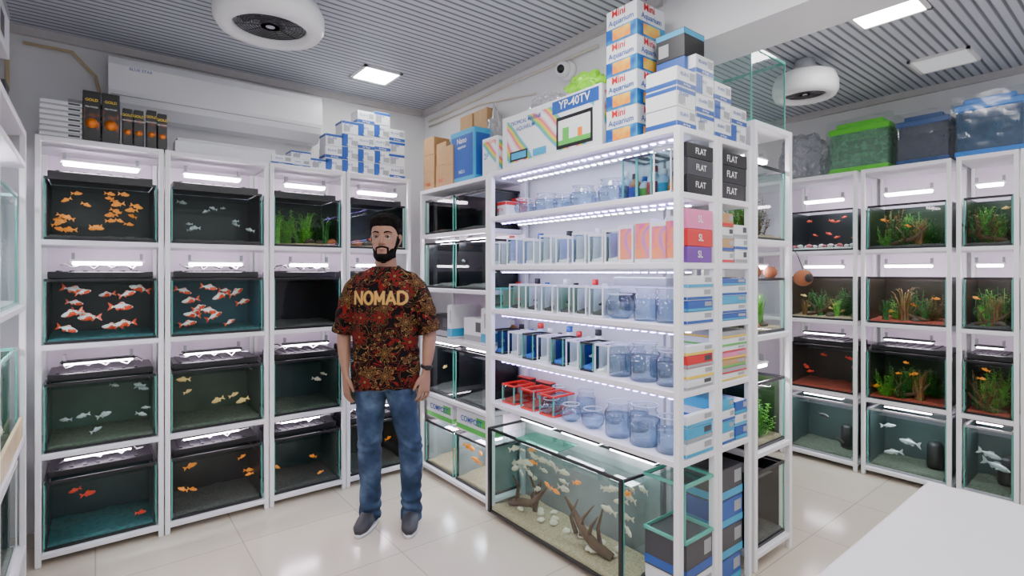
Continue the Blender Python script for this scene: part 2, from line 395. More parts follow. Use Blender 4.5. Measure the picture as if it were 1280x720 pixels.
# ------------------------------------------------------------------ plants
LEAF=[patmat('leaf_bright','noise',[(.3,(.04,.22,.015)),(.7,(.20,.48,.05))],30,.5,es=.10),  # faint emission put into the leaf colours so foliage looks brighter
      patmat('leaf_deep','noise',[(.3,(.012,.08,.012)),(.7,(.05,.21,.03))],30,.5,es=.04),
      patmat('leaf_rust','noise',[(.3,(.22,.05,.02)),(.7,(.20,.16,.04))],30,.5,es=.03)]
def plant_mesh(kind,mi,seed):
    k=('plant',kind,mi,seed)
    if k in _cache: return _cache[k]
    rr=random.Random(seed); mb=MB()
    if kind=='grass':
        for i in range(55):
            a=rr.uniform(0,2*PI); r=rr.uniform(0,.03); bx0,by0=r*math.cos(a),r*math.sin(a); H=rr.uniform(.08,.22); b=rr.uniform(.03,.11); wd=rr.uniform(.003,.007)
            a2=a+rr.uniform(-.6,.6); pa=Vector((-math.sin(a2),math.cos(a2),0))*wd; vs=[]
            for s in range(6):
                t=s/5; c=Vector((bx0+math.cos(a2)*b*t*t,by0+math.sin(a2)*b*t*t*.6,H*math.sin(t*1.9)/.95)); wv=pa*(1-t*.85); vs+= [c-wv,c+wv]
            mb.add(vs,[(2*s,2*s+1,2*s+3,2*s+2) for s in range(5)])
    else:
        for i in range(22):
            a=rr.uniform(0,2*PI); r=rr.uniform(0,.05); H=rr.uniform(.07,.25)
            p0=Vector((r*math.cos(a),r*math.sin(a),0)); p2=p0+Vector((math.cos(a)*rr.uniform(0,.09),math.sin(a)*rr.uniform(0,.05),H)); p1=(p0+p2)/2+Vector((rr.uniform(-.02,.02),rr.uniform(-.02,.02),0))
            mb.tube([p0,p1,p2],.0015,4)
            for s in range(26):
                t=(s+1)/26; c=p0.lerp(p1,t*2) if t<.5 else p1.lerp(p2,t*2-1); th=s*2.4+i; ln=rr.uniform(.012,.026); d=Vector((math.cos(th),math.sin(th),rr.uniform(-.2,.5))); q=Vector((-math.sin(th),math.cos(th),0))*ln*.34
                mb.add([c,c+d*ln*.5+q,c+d*ln,c+d*ln*.5-q],[(0,1,2,3)])
    _cache[k]=mb.mesh('foliage',LEAF[mi]); return _cache[k]
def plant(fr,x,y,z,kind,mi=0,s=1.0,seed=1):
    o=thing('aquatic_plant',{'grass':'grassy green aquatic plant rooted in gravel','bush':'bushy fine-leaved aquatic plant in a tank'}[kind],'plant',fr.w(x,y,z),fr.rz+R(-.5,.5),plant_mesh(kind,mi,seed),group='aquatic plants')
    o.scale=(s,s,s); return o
def rock(fr,x,y,z,s,mat,nm='rock',lab='rounded aquarium rock on the gravel'):
    k=(nm,mat.name)
    if k not in _cache:
        bm=bmesh.new(); bmesh.ops.create_icosphere(bm,subdivisions=3,radius=1)
        for v in bm.verts: v.co*=1+.35*noise.noise(v.co*1.3); v.co.z=v.co.z*.7+.55
        me=bpy.data.meshes.new(nm); bm.to_mesh(me); bm.free(); me.materials.append(mat); me.polygons.foreach_set('use_smooth',[True]*len(me.polygons)); _cache[k]=me
    o=thing(nm,lab,nm.replace('_',' '),fr.w(x,y,z),R(0,6),_cache[k],group='aquarium rocks'); o.scale=(s,s,s*.9)
ROCKM=M('rock_grey_brown',(.12,.09,.07),.85,var=.4,scale=12,bump=.4)
ROCKO=M('rock_orange',(.6,.16,.04),.8,var=.3,scale=12,bump=.4)
WOODM=M('driftwood_brown',(.11,.055,.025),.85,var=.4,scale=15,bump=.4)
def driftwood(fr,x,y,z,s,seed):
    k=('driftwood',seed)
    if k not in _cache:
        rr=random.Random(seed); mb=MB()
        mb.tube([(-.12,0,.01),(-.05,.01,.03),(.02,0,.05),(.08,-.01,.10),(.12,0,.15)],[.016,.019,.016,.011,.004],8)
        for i in range(4):
            a=rr.uniform(-.09,.06); mb.tube([(a,0,.03),(a+rr.uniform(-.03,.03),rr.uniform(-.03,.02),.09),(a+rr.uniform(-.07,.07),rr.uniform(-.03,.03),rr.uniform(.12,.2))],[.010,.007,.002],7)
        _cache[k]=mb.mesh('driftwood',WOODM)
    o=thing('driftwood','branching dark brown driftwood on the gravel','driftwood',fr.w(x,y,z),fr.rz+(PI if seed%2 else 0),_cache[k],group='tank driftwood'); o.scale=(s,s,s)
rowsz=[1.556,1.051,.531,.061]; TH_=[.305,.315,.33,.33]
specA={(0,0):('black','dark','orange',26,.055),(1,0):('black','dark','silver',10,.045),(2,0):('moss','tan',None,0,0),(3,0):('black','tan','red',3,.05),
 (0,1):('black','teal','koi',13,.095),(1,1):('cyan','teal','koi',14,.09),(2,1):('black','dark',None,0,0),(3,1):('black','dark','silver',3,.06),
 (0,2):('green','olive','silver',9,.06),(1,2):('olive','olive','gold',5,.065),(2,2):('greyt','olive','pale',2,.06),(3,2):('greyt','olive','silver',3,.06),
 (0,3):('teal','teal','red',3,.06),(1,3):('black','dark','orange',6,.06),(2,3):('greyt','dark','orange',3,.05),(3,3):('black','dark','orange',2,.05)}
dsc={'black':'glass aquarium with black backing','cyan':'glass aquarium with deep blue-green water','green':'glass aquarium with greenish water','olive':'glass aquarium with olive-tinted water',
 'greyt':'glass aquarium with grey-green water','teal':'glass aquarium with dark teal water','moss':'planted glass aquarium with mossy dark backing','brown':'glass aquarium with brown backing','plain':'plain empty glass aquarium','white':'glass aquarium with white backing'}
fsc={None:' and no visible fish','orange':' holding orange fish','silver':' holding silver fish','koi':' holding red-white goldfish','red':' holding red fish','gold':' holding golden fish','pale':' holding pale fish','dark':' holding dark fish'}
for (b,r),(fc,gr,fk,n,L) in specA.items():
    x0,x1=baysA[b]; xc=(x0+x1)/2; w=x1-x0-.066; z=rowsz[r]; h=TH_[r]
    aquarium(FA,xc,.03,z,w,.34,h,fc,gr,dsc[fc]+fsc[fk])
    if fk: school(FA,xc,.03,z,w,.34,h,fk,n,L,.9 if fk=='koi' else 1)
    led(FA,xc+R(-.03,.03),.10,z+h+.085,w*R(.6,.75),LEDW,black=(r>=2),rot=R(-.06,.06))
x0,x1=baysA[2]; xc=(x0+x1)/2
for i in range(7): plant(FA,xc-.17+i*.05,.10+.06*(i%3),rowsz[0]+.02,'grass' if i%2==0 else 'bush',0 if i<5 else 1,R(.75,.95),i%3+1)
rock(FA,xc+.02,.1,rowsz[0]+.02,.035,ROCKM); rock(FA,xc+.1,.12,rowsz[0]+.02,.03,ROCKM); rock(FA,xc+.17,.10,rowsz[0]+.02,.035,ROCKO)
for i,(xx,s) in enumerate(((1.38,.035),(1.46,.03),(1.60,.03))): rock(FA,xx,.1,rowsz[0]+.02,s,ROCKO if i!=1 else ROCKM)
# ---- Rack B tanks
FB_spec=[(None,None,None,None),
 [('black','white','red',8,.045),('brown','tan','gold',5,.05),('brown','red','red',6,.05),('greyt','olive','dark',2,.1)],
 [('moss','dark','orange',3,.045),('brown','red','orange',3,.045),('moss','red','orange',5,.05),('greyt','olive','silver',3,.12)],
 [('moss','dark','gold',2,.045),('brown','dark','orange',2,.045),('moss','red','orange',3,.045),('greyt','olive','silver',2,.13)],
 [('moss','dark','gold',2,.045),('moss','dark','orange',2,.045),('moss','red','orange',2,.045),('greyt','olive','silver',2,.13)]]
POTM=M('black_filter_pot',(.01,.01,.01),.5)
for b,(x0,x1) in enumerate(baysB):
    if b==0: continue
    xc=(x0+x1)/2; w=x1-x0-.066
    for r in range(4):
        fc,gr,fk,n,L=FB_spec[b][r]; z=rowsz[r]; h=[.30,.315,.33,.40][r]
        aquarium(FB,xc,.03,z,w,.33,h,fc,gr,dsc[fc]+fsc[fk],hood=(r in (2,)),rim=(BLACK if r<3 else GREY))
        if fk: school(FB,xc,.03,z,w,.33,h,fk,n,L,.8 if L>.1 else 1)
        if r<3 and not (b==1 and r in(0,2)):
            np_=9 if fc=='moss' else 8
            for i in range(np_):
                if fc=='moss': kind='bush' if (i+b)%4 else 'grass'; mi=(0,1,0,1,2)[(i*2+b)%5]
                else: kind='bush' if i%3 else 'grass'; mi=(1,2,1,0)[(i+b)%4]
                xx=xc-w/2+.07+(w-.14)*(i+.5)/np_
                plant(FB,xx,.09+.08*(i%3),z+.02+(.04 if i%3==1 and fc=='moss' else 0),kind,mi,R(.55,1.0),1+(i%3))
            driftwood(FB,xc+R(-.04,.04),.08,z+.02,R(.7,.9),b+r)
        led(FB,xc,.10,z+h+.08 if r<3 else z+h+.02,w*.65,LEDW,black=(r>=2))
    rock(FB,xc+.05,.08,rowsz[1]+.02,.03,ROCKM)
    for xx in (xc+w*.28,):
        mb=MB(); mb.lathe([(.001,0),(.045,0),(.05,.02),(.045,.15),(.03,.17),(.001,.17)],16); thing('filter_canister','black cylindrical filter standing in a low tank','filter',FB.w(xx,.22,.095),0,mb.mesh('filter_canister',POTM),group='black tank filters')
for i in range(12):
    rock(FB,baysB[1][0]+.06+.035*i,.05+.02*(i%3),rowsz[0]+.03,.014+.006*(i%2),M('coral_white',(.8,.72,.72),.8) if i%3 else M('coral_pink',(.7,.15,.2),.8),'coral_piece','small pale coral decoration piece on gravel')
# ------------------------------------------------------------------ cartons
def carton(fr,x,y,z,w,d,h,mat=CARDW,band=BLUEP,texts=(),rz=0,label='white and blue cardboard product box',style='band',group='stacked product boxes',name='product_box',extra=None,band2=None,lift=.0026):
    """x,y = centre-front of box; text tuple (string,size,fx,fz,mat,face)"""
    o=thing(name,label,'box',fr.w(x,y,z),fr.rz+rz,group=group)
    k=('carton',round(w,3),round(d,3),round(h,3),mat.name)
    if k not in _cache:
        mb=MB(); mb.box(-w/2,w/2,0,d,0,h-.002,0,.002)
        mb.box(-w/2+.001,w/2-.001,.001,d/2-.001,h-.003,h); mb.box(-w/2+.001,w/2-.001,d/2+.001,d-.001,h-.003,h)
        _cache[k]=mb.mesh('carton_body',mat)
    part('carton_body',_cache[k],o)
    b2=band2 or (GREY if band is not GREY else DGREY)
    if style!='plain':
        k=('band',style,round(w,3),round(d,3),round(h,3),band.name,b2.name)
        if k not in _cache:
            mb=MB(); e=.0012
            def fr_(x0,x1,z0,z1,m=0,e=e): mb.add([(x0*w-w/2,-e,z0*h),(x1*w-w/2,-e,z0*h),(x1*w-w/2,-e,z1*h),(x0*w-w/2,-e,z1*h)],[(0,1,2,3)],m)
            def rr_(y0,y1,z0,z1,m=0,e=e):
                mb.add([(w/2+e,y0*d,z0*h),(w/2+e,y1*d,z0*h),(w/2+e,y1*d,z1*h),(w/2+e,y0*d,z1*h)],[(0,1,2,3)],m)
                mb.add([(-w/2-e,y0*d,z0*h),(-w/2-e,y1*d,z0*h),(-w/2-e,y1*d,z1*h),(-w/2-e,y0*d,z1*h)],[(3,2,1,0)],m)
            if style=='band': fr_(0,1,.06,.30); rr_(0,1,.06,.30); fr_(.66,.94,.46,.86,1)
            elif style=='panel': fr_(.06,.94,.1,.9); rr_(.08,.92,.1,.9)
            elif style=='split': fr_(0,.35,.02,.98); rr_(0,1,.02,.35); fr_(.55,.92,.15,.55,1)
            elif style=='top': fr_(0,1,.78,.97); rr_(0,1,.78,.97); fr_(.1,.45,.15,.6,1)
            elif style=='mini':
                fr_(.0,1,.0,.44); rr_(0,1,0,.44)
                for q in range(3): fr_(.22+.05*q,.80-.05*q,.06+.02*q,.40-.03*q,1,e*1.2+.0003*q); rr_(.22+.05*q,.8-.05*q,.06+.02*q,.38-.02*q,1,e*1.2+.0003*q)
            elif style=='tape':
                fr_(.44,.56,.6,1.0); mb.add([(-w*.06,0,h+.001),(w*.06,0,h+.001),(w*.06,d,h+.001),(-w*.06,d,h+.001)],[(0,1,2,3)])
            _cache[k]=mb.mesh('printed_panel',[band,b2])
        part('printed_panel',_cache[k],o)
    for t in texts:
        s,sz,fx,fz,tm,fa=t
        me=text_mesh(s,sz,tm,round(sz*.015,4))
        if fa=='f': part('lettering',me,o,(fx*w-w/2,-lift,fz*h))
        elif fa=='r': part('lettering',me,o,(w/2+lift,fx*d,fz*h),(0,0,PI/2))
    if extra: extra(o,w,d,h)
    return o
# --- top of rack A
zt=2.051
ORFOOD=patmat('food_box_print','noise',[(.50,(.008,.006,.006)),(.56,(.35,.06,.01)),(.66,(.85,.28,.02))],7,.35)
for p0,p1,y0,hh in ((103,126,.02,.25),(127,150,.02,.25),(153,166,.02,.19),(167,180,.02,.19),(183,196,.02,.20),(197,209,.02,.19)):
    a=meas(FA,p0,y0)[0]; b=meas(FA,p1,y0)[0]
    o=carton(FA,(a+b)/2,y0,zt,b-a-.002,.07,hh,BLKP,ORFOOD,[('GOLD',.018,.5,.82,YELP,'f'),('FISH FOOD',.010,.5,.68,WHTP,'f')],label='black and orange fish food box standing upright',style='panel',group='fish food boxes',name='fish_food_box')
    w_=b-a-.002; mb=MB()
    mb.lathe([(.0001,0),(w_*.36,0),(.0001,.0001)],18); bl=mb.mesh('printed_fish_spot',ORP); part('printed_spot',bl,o,(0,-.003,hh*.36),(PI/2,0,0))
for i in range(7):
    carton(FA,-.13,.03,zt+i*.026,.16,.14,.024,CARDW,GREY,label='flat clear-lidded white tray in a stack',group='stacked white trays',name='tray_box')
for i in range(4):
    carton(FA,-.02,.19,zt+i*.06,.18,.14,.058,[CARDW,BLKP,CARDW,GREY][i],GREY,label='small dark and white accessory box on rack')
def pumpbox(fr,x,y,z,w=.13,d=.11,h=.085,rz=0,t='RS-810',st='band'):
    return carton(fr,x,y,z,w,d,h,CARDW,BLUEP,[(t,h*.24,.36,.66,BLUEP,'f'),('Air Pump',h*.16,.5,.17,WHTP,'f'),(t,h*.22,.5,.62,BLUEP,'r')],rz,'white carton with blue band and air pump lettering',st,'air pump cartons')
for p,n,hh in ((352,1,.06),(376,2,.05),(400,1,.07),(418,3,.08),(438,4,.085),(458,5,.085),(478,5,.088),(496,4,.085)):
    x=meas(FA,p,.05)[0]; w_=.118
    for i in range(n):
        pumpbox(FA,x+R(-.003,.003),.05,zt+i*(hh+.001),w_,.12,hh,0,random.choice(['RS-810','RS-610','XL-420']),random.choice(['band','top','split','band']))
for i in range(2):
    carton(FA,.60+.02*i,.06+.10*i,zt,.52,.09,.07+.04*i,CARDW,GREY,label='long white lamp carton lying flat on rack',group='long lamp cartons',style='plain')
# --- top of rack C
zc=1.981
def picture(o,w,d,h):
    mb=MB(); e=.002
    for (x0,x1,z0,z1,m) in ((.56,.98,.74,.96,4),(.60,.93,.12,.66,0),(.62,.91,.18,.60,1),(.62,.91,.18,.26,2),(.66,.72,.26,.46,2),(.80,.84,.26,.40,5),(.10,.30,.12,.30,0),(.115,.285,.15,.27,3),(.36,.5,.12,.25,3)):
        e+=.0002; mb.add([(x0*w-w/2,-e,z0*h),(x1*w-w/2,-e,z0*h),(x1*w-w/2,-e,z1*h),(x0*w-w/2,-e,z1*h)],[(0,1,2,3)],m)
    part('printed_picture',mb.mesh('printed_picture',[BLKP,WHTP,GRNP,CYANP,BLUEP,ORP]),o)
RAIN=patmat('rainbow_wave_print','wave',[(0,(.82,.84,.86)),(.45,(.82,.84,.86)),(.55,(.05,.4,.7)),(.68,(.15,.55,.15)),(.8,(.9,.65,.05)),(.92,(.8,.1,.25)),(1,(.85,.87,.88))],1.6,.35,dist=3)
a=meas(FC,628,.03)[0]; b=meas(FC,752,.03)[0]
carton(FC,(a+b)/2,.03,zc,b-a,.24,.295,CARDW,RAIN,[('YP-40TV',.058,.77,.85,WHTP,'f'),('TROPICAL MARINE',.030,.28,.82,BLUEP,'f'),('AQUARIUM',.030,.28,.70,BLUEP,'f')],label='large white aquarium carton with rainbow waves and tank picture',style='panel',extra=picture,name='aquarium_carton',lift=.006)
carton(FC,meas(FC,612,.04)[0],.04,zc,.15,.16,.22,CARDW,RAIN,[('YL-10V',.03,.5,.86,ORP,'f'),('2P',.05,.3,.5,CYANP,'f')],label='small white aquarium carton with coloured print',style='panel',name='aquarium_carton')
a=meas(FC,563,.03)[0]; b=meas(FC,593,.03)[0]
carton(FC,(a+b)/2,.03,1.971,b-a,.15,.33,CYANP,BLUEP,[('Nano',.05,.5,.8,WHTP,'f'),('aquarium',.025,.5,.68,WHTP,'f'),('NO.1',.03,.5,.2,WHTP,'f')],label='tall blue aquarium carton with fish tank picture',style='panel',name='aquarium_carton',band2=CYANP)
for xx,y,n,w,h in ((.10,.02,3,.14,.12),(.25,.03,2,.13,.15),(.37,.02,2,.09,.13)):
    for i in range(n): carton(FC,xx,y,1.971+i*(h+.001),w,.13,h,CARD,TAPE,[('RED',.03,.5,.3,REDP,'f')] if i==0 and w>.12 else (),R(-.04,.04),'brown cardboard shipping box with tape','tape','brown shipping boxes','cardboard_box')
for xx,k in ((.32,0),(.32,1),(.49,0),(.49,1)):
    carton(FC,xx,.185,1.971+k*.25,.15,.09,.248,CARD,TAPE,(),0,'tall brown cardboard shipping box','tape','brown shipping boxes','cardboard_box')
MINIB=patmat('mini_aquarium_print','noise',[(.4,(.01,.08,.35)),(.6,(.04,.40,.7))],9,.35)
MINIO=patmat('mini_aquarium_fish_print','noise',[(.4,(.9,.25,.02)),(.6,(.85,.6,.1))],12,.35)
a=meas(FC,758,.03)[0]; b=meas(FC,796,.03)[0]
for i in range(4):
    carton(FC,(a+b)/2,.03,zc+i*.150,b-a,.2,.148,CARDW,MINIB,[('Mini',.046,.42,.86,REDP,'f'),('Aquarium',.036,.5,.60,BLUEP,'f'),('Mini',.046,.42,.86,REDP,'r'),('Aquarium',.036,.5,.60,BLUEP,'r')],
      label='blue and orange mini aquarium carton in a tall stack',style='mini',group='mini aquarium cartons',name='aquarium_carton',band2=MINIO)
x5=(a+b)/2+.19
carton(FC,x5,.12,zc,.14,.15,.16,DGREY,BLUEP,label='dark navy carton standing behind pump boxes',style='plain')
carton(FC,x5,.12,zc+.161,.14,.15,.16,BLUEP,BLUEP,label='dark blue carton standing behind pump boxes',style='plain')
carton(FC,x5,.12,zc+.322,.14,.15,.12,BLKP,CYANP,label='black carton on top of dark blue carton',style='top')
for c,(xx,n) in enumerate(((.075,3),(.215,4),(.355,3),(.49,2))):
    for i in range(n):
        pumpbox(FE,xx+R(-.004,.004),.02,1.981+i*.081,.134,.15,.08,0,'RS-6000' if i%2 else 'RS-810',['band','top','band','split'][(i+c)%4])
def bag(fr,x,y,z,w,d,h,mat,label,seed=0,name='plastic_bag'):
    bm=bmesh.new(); bmesh.ops.create_icosphere(bm,subdivisions=4,radius=1)
    for v in bm.verts:
        n=noise.noise(v.co*2.2+Vector((seed,0,0)))*.35+noise.noise(v.co*6+Vector((seed,3,0)))*.10
        v.co=v.co*(1+n); v.co.z=max(-.75,v.co.z)+.75
        v.co=Vector((v.co.x*w/2,v.co.y*d/2,v.co.z*h/1.75))
    me=bpy.data.meshes.new(name); bm.to_mesh(me); bm.free(); me.materials.append(mat)
    return thing(name,label,'bag',fr.w(x,y,z),fr.rz,me)
bag(FC,meas(FC,735,.12)[0]-.03,.15,zc+.296,.24,.16,.13,M('lime_green_bag',(.25,.70,.01),.3,var=.35,scale=8),'lime green plastic pack lying on the large carton',1)
bag(FC,meas(FC,690,.12)[0]-.07,.16,zc+.296,.26,.16,.10,glass('clear_wrap',(.85,.86,.88),.1,.5,.15,.25,(.8,.8,.82)),'crumpled clear plastic bag on the carton',5)
bag(FC,.64,.20,1.971,.14,.12,.46,glass('clear_wrap2',(.85,.86,.88),.1,.5,.15,.3,(.75,.76,.8)),'crumpled clear plastic bag among boxes',9)
# ------------------------------------------------------------------ bowls, jars, bottles
GRIM=M('glass_rim',(.60,.68,.72),.1)
def bowl(fr,x,y,z,r,water=True,kind='bowl'):
    if kind=='bowl':
        prof=[(.0005,.004),(r*.55,0),(r*.62,.004),(r*.92,r*.35),(r,r*.75),(r*.93,r*1.15),(r*.72,r*1.45),(r*.70,r*1.52),(r*.80,r*1.62)]; lab='round clear glass fish bowl on display shelf'; nm='fish_bowl'; hw=r*1.1; rw=r*.93
        rim=(r*.80,r*1.62)
    else:
        H=r*2.6; prof=[(.0005,.003),(r*.9,0),(r,r*.1),(r,H*.72),(r*.78,H*.84),(r*.74,H*.9),(r*.86,H*.98),(r*.86,H)]; lab='clear glass jar filled with water'; nm='glass_jar'; hw=H*.66; rw=r*.98
        rim=(r*.86,H)
    o=thing(nm,lab,nm.replace('_',' '),fr.w(x,y,z),fr.rz,group='glass '+kind+'s on display rack')
    k=(nm,round(r,3))
    if k not in _cache:
        mb=MB(); mb.lathe(prof,24); _cache[k]=mb.mesh('glass_body',GLC)
        mb=MB(); pts=[(rim[0]*math.cos(2*PI*i/24),rim[0]*math.sin(2*PI*i/24),rim[1]) for i in range(25)]; mb.tube(pts,.0028,6,0,False); _cache[(nm,'rim',round(r,3))]=mb.mesh('rim',GRIM)
        mb=MB(); q=[p for p in prof if p[1]<hw]; q=[(max(.0003,p[0]-.003),p[1]+.003) for p in q]+[(rw-.003,hw),(.0004,hw)]; mb.lathe(q,20); _cache[(nm,'w',round(r,3))]=mb.mesh('water',WATJ)
    part('glass_body',_cache[k],o); part('rim',_cache[(nm,'rim',round(r,3))],o)
    if water: part('water',_cache[(nm,'w',round(r,3))],o)
    return o
BOTM=[WHTP,M('bottle_pale_blue',(.45,.62,.8),.35),M('bottle_amber',(.4,.16,.03),.3),WHTP]
def bottle(fr,x,y,z,h,bi,lm,cm):
    o=thing('bottle','small '+('white','pale blue','amber','white')[bi]+' treatment bottle with coloured label and cap','bottle',fr.w(x,y,z),fr.rz,group='treatment bottles on display rack')
    r=h*.19; k=('bottle',round(h,3),bi,lm.name,cm.name)
    if k not in _cache:
        mb=MB(); mb.lathe([(.0003,0),(r*.95,0),(r,.004),(r,h*.66),(r*.8,h*.74),(r*.42,h*.80),(r*.40,h*.86)],18); a_=mb.mesh('bottle_body',BOTM[bi])
        mb=MB(); mb.lathe([(r+.0008,h*.16),(r+.0008,h*.56)],18); b_=mb.mesh('label_band',lm)
        mb=MB(); mb.lathe([(r*.50,h*.83),(r*.52,h*.84),(r*.50,h),(.0003,h)],14); c_=mb.mesh('cap',cm); _cache[k]=(a_,b_,c_)
    for n_,m_ in zip(('bottle_body','label_band','cap'),_cache[k]): part(n_,m_,o)
def onC(px,y=.10): return meas(FC,px,y)[0]
for px,r in ((655,.055),(683,.062),(704,.052),(729,.066),(766,.07)): bowl(FC,onC(px,.10),.10,1.721,r,True)
for px,r in ((672,.05),(712,.05),(750,.05)): bowl(FC,onC(px,.22),.225,1.721,r,True)
carton(FC,onC(628,.12),.1,1.721,.12,.1,.10,CARDW,REDP,[('BETTA',.025,.5,.5,REDP,'f')],label='small white and red accessory box on shelf',style='top')
carton(FC,onC(645,.22),.21,1.721,.10,.06,.13,REDP,REDP,label='small red packet behind glass bowls',style='plain')
for px in (796,814): aquarium(FC,onC(px,.12),.07,1.721,.075,.16,.19,None,None,'small bare glass nano tank on shelf',hood=False,rim=DGREY)
aquarium(FC,onC(837,.1),.05,1.721,.085,.2,.20,None,None,'small bare glass nano tank with pale edges',hood=False,rim=WHITE)
def betta(fr,x,y,z,w,d,h,film_,grav,lab,rim=WHITE):
    o=aquarium(fr,x,y,z,w,d,h,film_,grav,lab,hood=False,sides=True,rim=rim); o['group']='small fighter fish tanks'; return o
for i in range(8):
    x=onC(624+21*i,.08); betta(FC,x,.05,1.439,.085,.13,.155 if i%2 else .14,'lav' if i%3==1 else 'white','white','small white-backed glass nano tank on shelf')
for i in range(6):
    x=onC(648+20.5*i,.08); betta(FC,x,.05,1.187,.082,.13,.145,'white' if i%3 else 'grn','dark','small glass tank with fighter fish and white divider')
    fish(FC,x,.09,1.187+.06,'dark' if i%2 else 'red',.04,R(0,3))
aquarium(FC,onC(625,.08),.05,1.187,.10,.13,.12,'grn','olive','small glass tank with green tint on shelf',hood=False,rim=GEDGE)
for i in range(8):
    x=onC(628+18.5*i,.08); betta(FC,x,.05,.923,.082,.13,.14,'blue' if i%2==0 else 'white','blue' if i%2==0 else 'white','small glass tank with '+('blue gravel' if i%2==0 else 'plain white divider'),rim=BLACK if i%2==0 else WHITE)
    if i%2==0: fish(FC,x,.09,.923+.07,'silver',.04,R(0,3))
for z,n,px0_,dp,hh in ((1.439,11,640,12,.185),(1.187,11,636,12,.175),(.923,10,640,12,.18),(1.721,6,782,12,.17)):
    for i in range(n):
        j=(i*7+int(z*10))%12
        bottle(FC,onC(px0_+dp*i,.235),.235,z,hh*(1-.12*(i%3)),(i+int(z*3))%4,[BLUEP,GRNP,REDP,CYANP,ORP,PURP][j%6],[BLKP,WHTP,REDP,BLUEP][j%4])
REDF=M('red_plastic',(.7,.015,.01),.3)
for i in range(3):
    aquarium(FC,onC(628+9+i*24,.06),.05,.647,.105,.15,.11,None,'red','small red-trimmed glass tank on lower shelf',hood=False,rim=REDF)
    carton(FC,onC(634+i*24,.24),.215,.647,.12,.05,.12,REDF,BLKP,label='red accessory box behind red-trimmed tanks',style='top')
GRAD=patmat('pink_gradient_print','noise',[(.3,(.70,.08,.36)),(.45,(.9,.28,.05)),(.6,(.42,.14,.60)),(.75,(.85,.75,.8))],9,.35,dist=1)
for i,px in enumerate((783,805,826,844)): carton(FC,onC(px,.06),.05,1.439,.085,.2,.17+.02*(i%2),CARDW,GRAD,label='tall carton with pink, orange and violet print',style='panel')
bowl(FC,onC(775,.1),.10,1.187,.068); bowl(FC,onC(808,.1),.10,1.187,.055,True,'jar'); bowl(FC,onC(836,.1),.10,1.187,.055,True,'jar')
carton(FC,onC(800,.2),.19,1.187,.3,.08,.19,CARDW,GREY,label='wide white carton standing behind glass jars',style='top')
for px,r in ((775,.055),(806,.064),(837,.055)): bowl(FC,onC(px,.1),.10,.923,r,True,'jar')
for px in (790,822): bowl(FC,onC(px,.2),.225,.923,.05,True,'jar')
for px,r,k in ((689,.052,'bowl'),(714,.052,'bowl'),(741,.056,'bowl'),(773,.060,'jar'),(806,.066,'jar'),(837,.056,'jar')): bowl(FC,onC(px,.09),.09,.647,r,True,k)
for px,r,k in ((697,.045,'jar'),(730,.05,'jar'),(765,.05,'bowl'),(795,.05,'jar')): bowl(FC,onC(px,.21),.225,.647,r,True,k)
LEDV=M('led_cool_violet',(.8,.8,1),.4,es=34,ecol=(.36,.26,1))
def diode_strip(fr,x0,x1,y,z,mat):
    o=thing('led_strip','thin white strip lamp with bright bluish diodes under the shelf','light',fr.w((x0+x1)/2,y,z),fr.rz,group='LED strips under shelves')
    w=x1-x0; mb=MB(); mb.box(-w/2,w/2,-.012,.012,0,.008,0,.002); part('housing',mb.mesh('housing',WHITE),o)
    mb=MB(); n=int(w/.045)
    for i in range(n): xx=-w/2+w*(i+.5)/n; mb.box(xx-.009,xx+.009,-.009,.009,-.005,.0)
    part('diodes',mb.mesh('diodes',mat),o)['kind']='stuff'
for z in ZC[1:]+[1.98]:
    diode_strip(FC,.90,2.07,.05,z-.038,LEDV); diode_strip(FC,.90,2.07,.17,z-.038,LEDC)
# ---- corner section tanks
for z,h in ((.061,.30),(.571,.33),(1.291,.31),(1.661,.24)):
    for xx in (.225,.615):
        fc='black' if z>.5 else 'bright'
        aquarium(FC,xx,.03,z,.36,.24,h,fc,'dark' if z>.5 else 'tan','dark-backed glass aquarium in the corner rack' if z>.5 else 'bright low glass aquarium with golden-orange fish',hood=False)
        if z<1.6 and z>.5: led(FC,xx,.1,z+h+.01,.26,LEDW,black=z<1)
        if z<.5: led(FC,xx,.16,z+h+.015,.26,LEDW)
for xx in (.225,.615):
    school(FC,xx,.03,.061,.34,.24,.3,'orange',5,.09); school(FC,xx,.03,.571,.36,.25,.3,'gold',2,.05)
    school(FC,xx,.03,1.291,.36,.24,.3,'silver',3,.05)
    carton(FC,xx,.03,.395,.34,.12,.13,CARDW,GRNP,[('COMPOST',.05,.5,.6,BLUEP,'f')],label='white compost packet lying above a low aquarium',style='band',band2=GRNP)
    carton(FC,xx,.04,.961,.2,.2,.15,BLKP if xx<.4 else CARDW,GREY,label='equipment box standing on the corner shelf')
    carton(FC,xx+.13,.03,.961,.05,.2,.22,CARDW,CYANP,label='narrow white filter carton on the corner shelf')
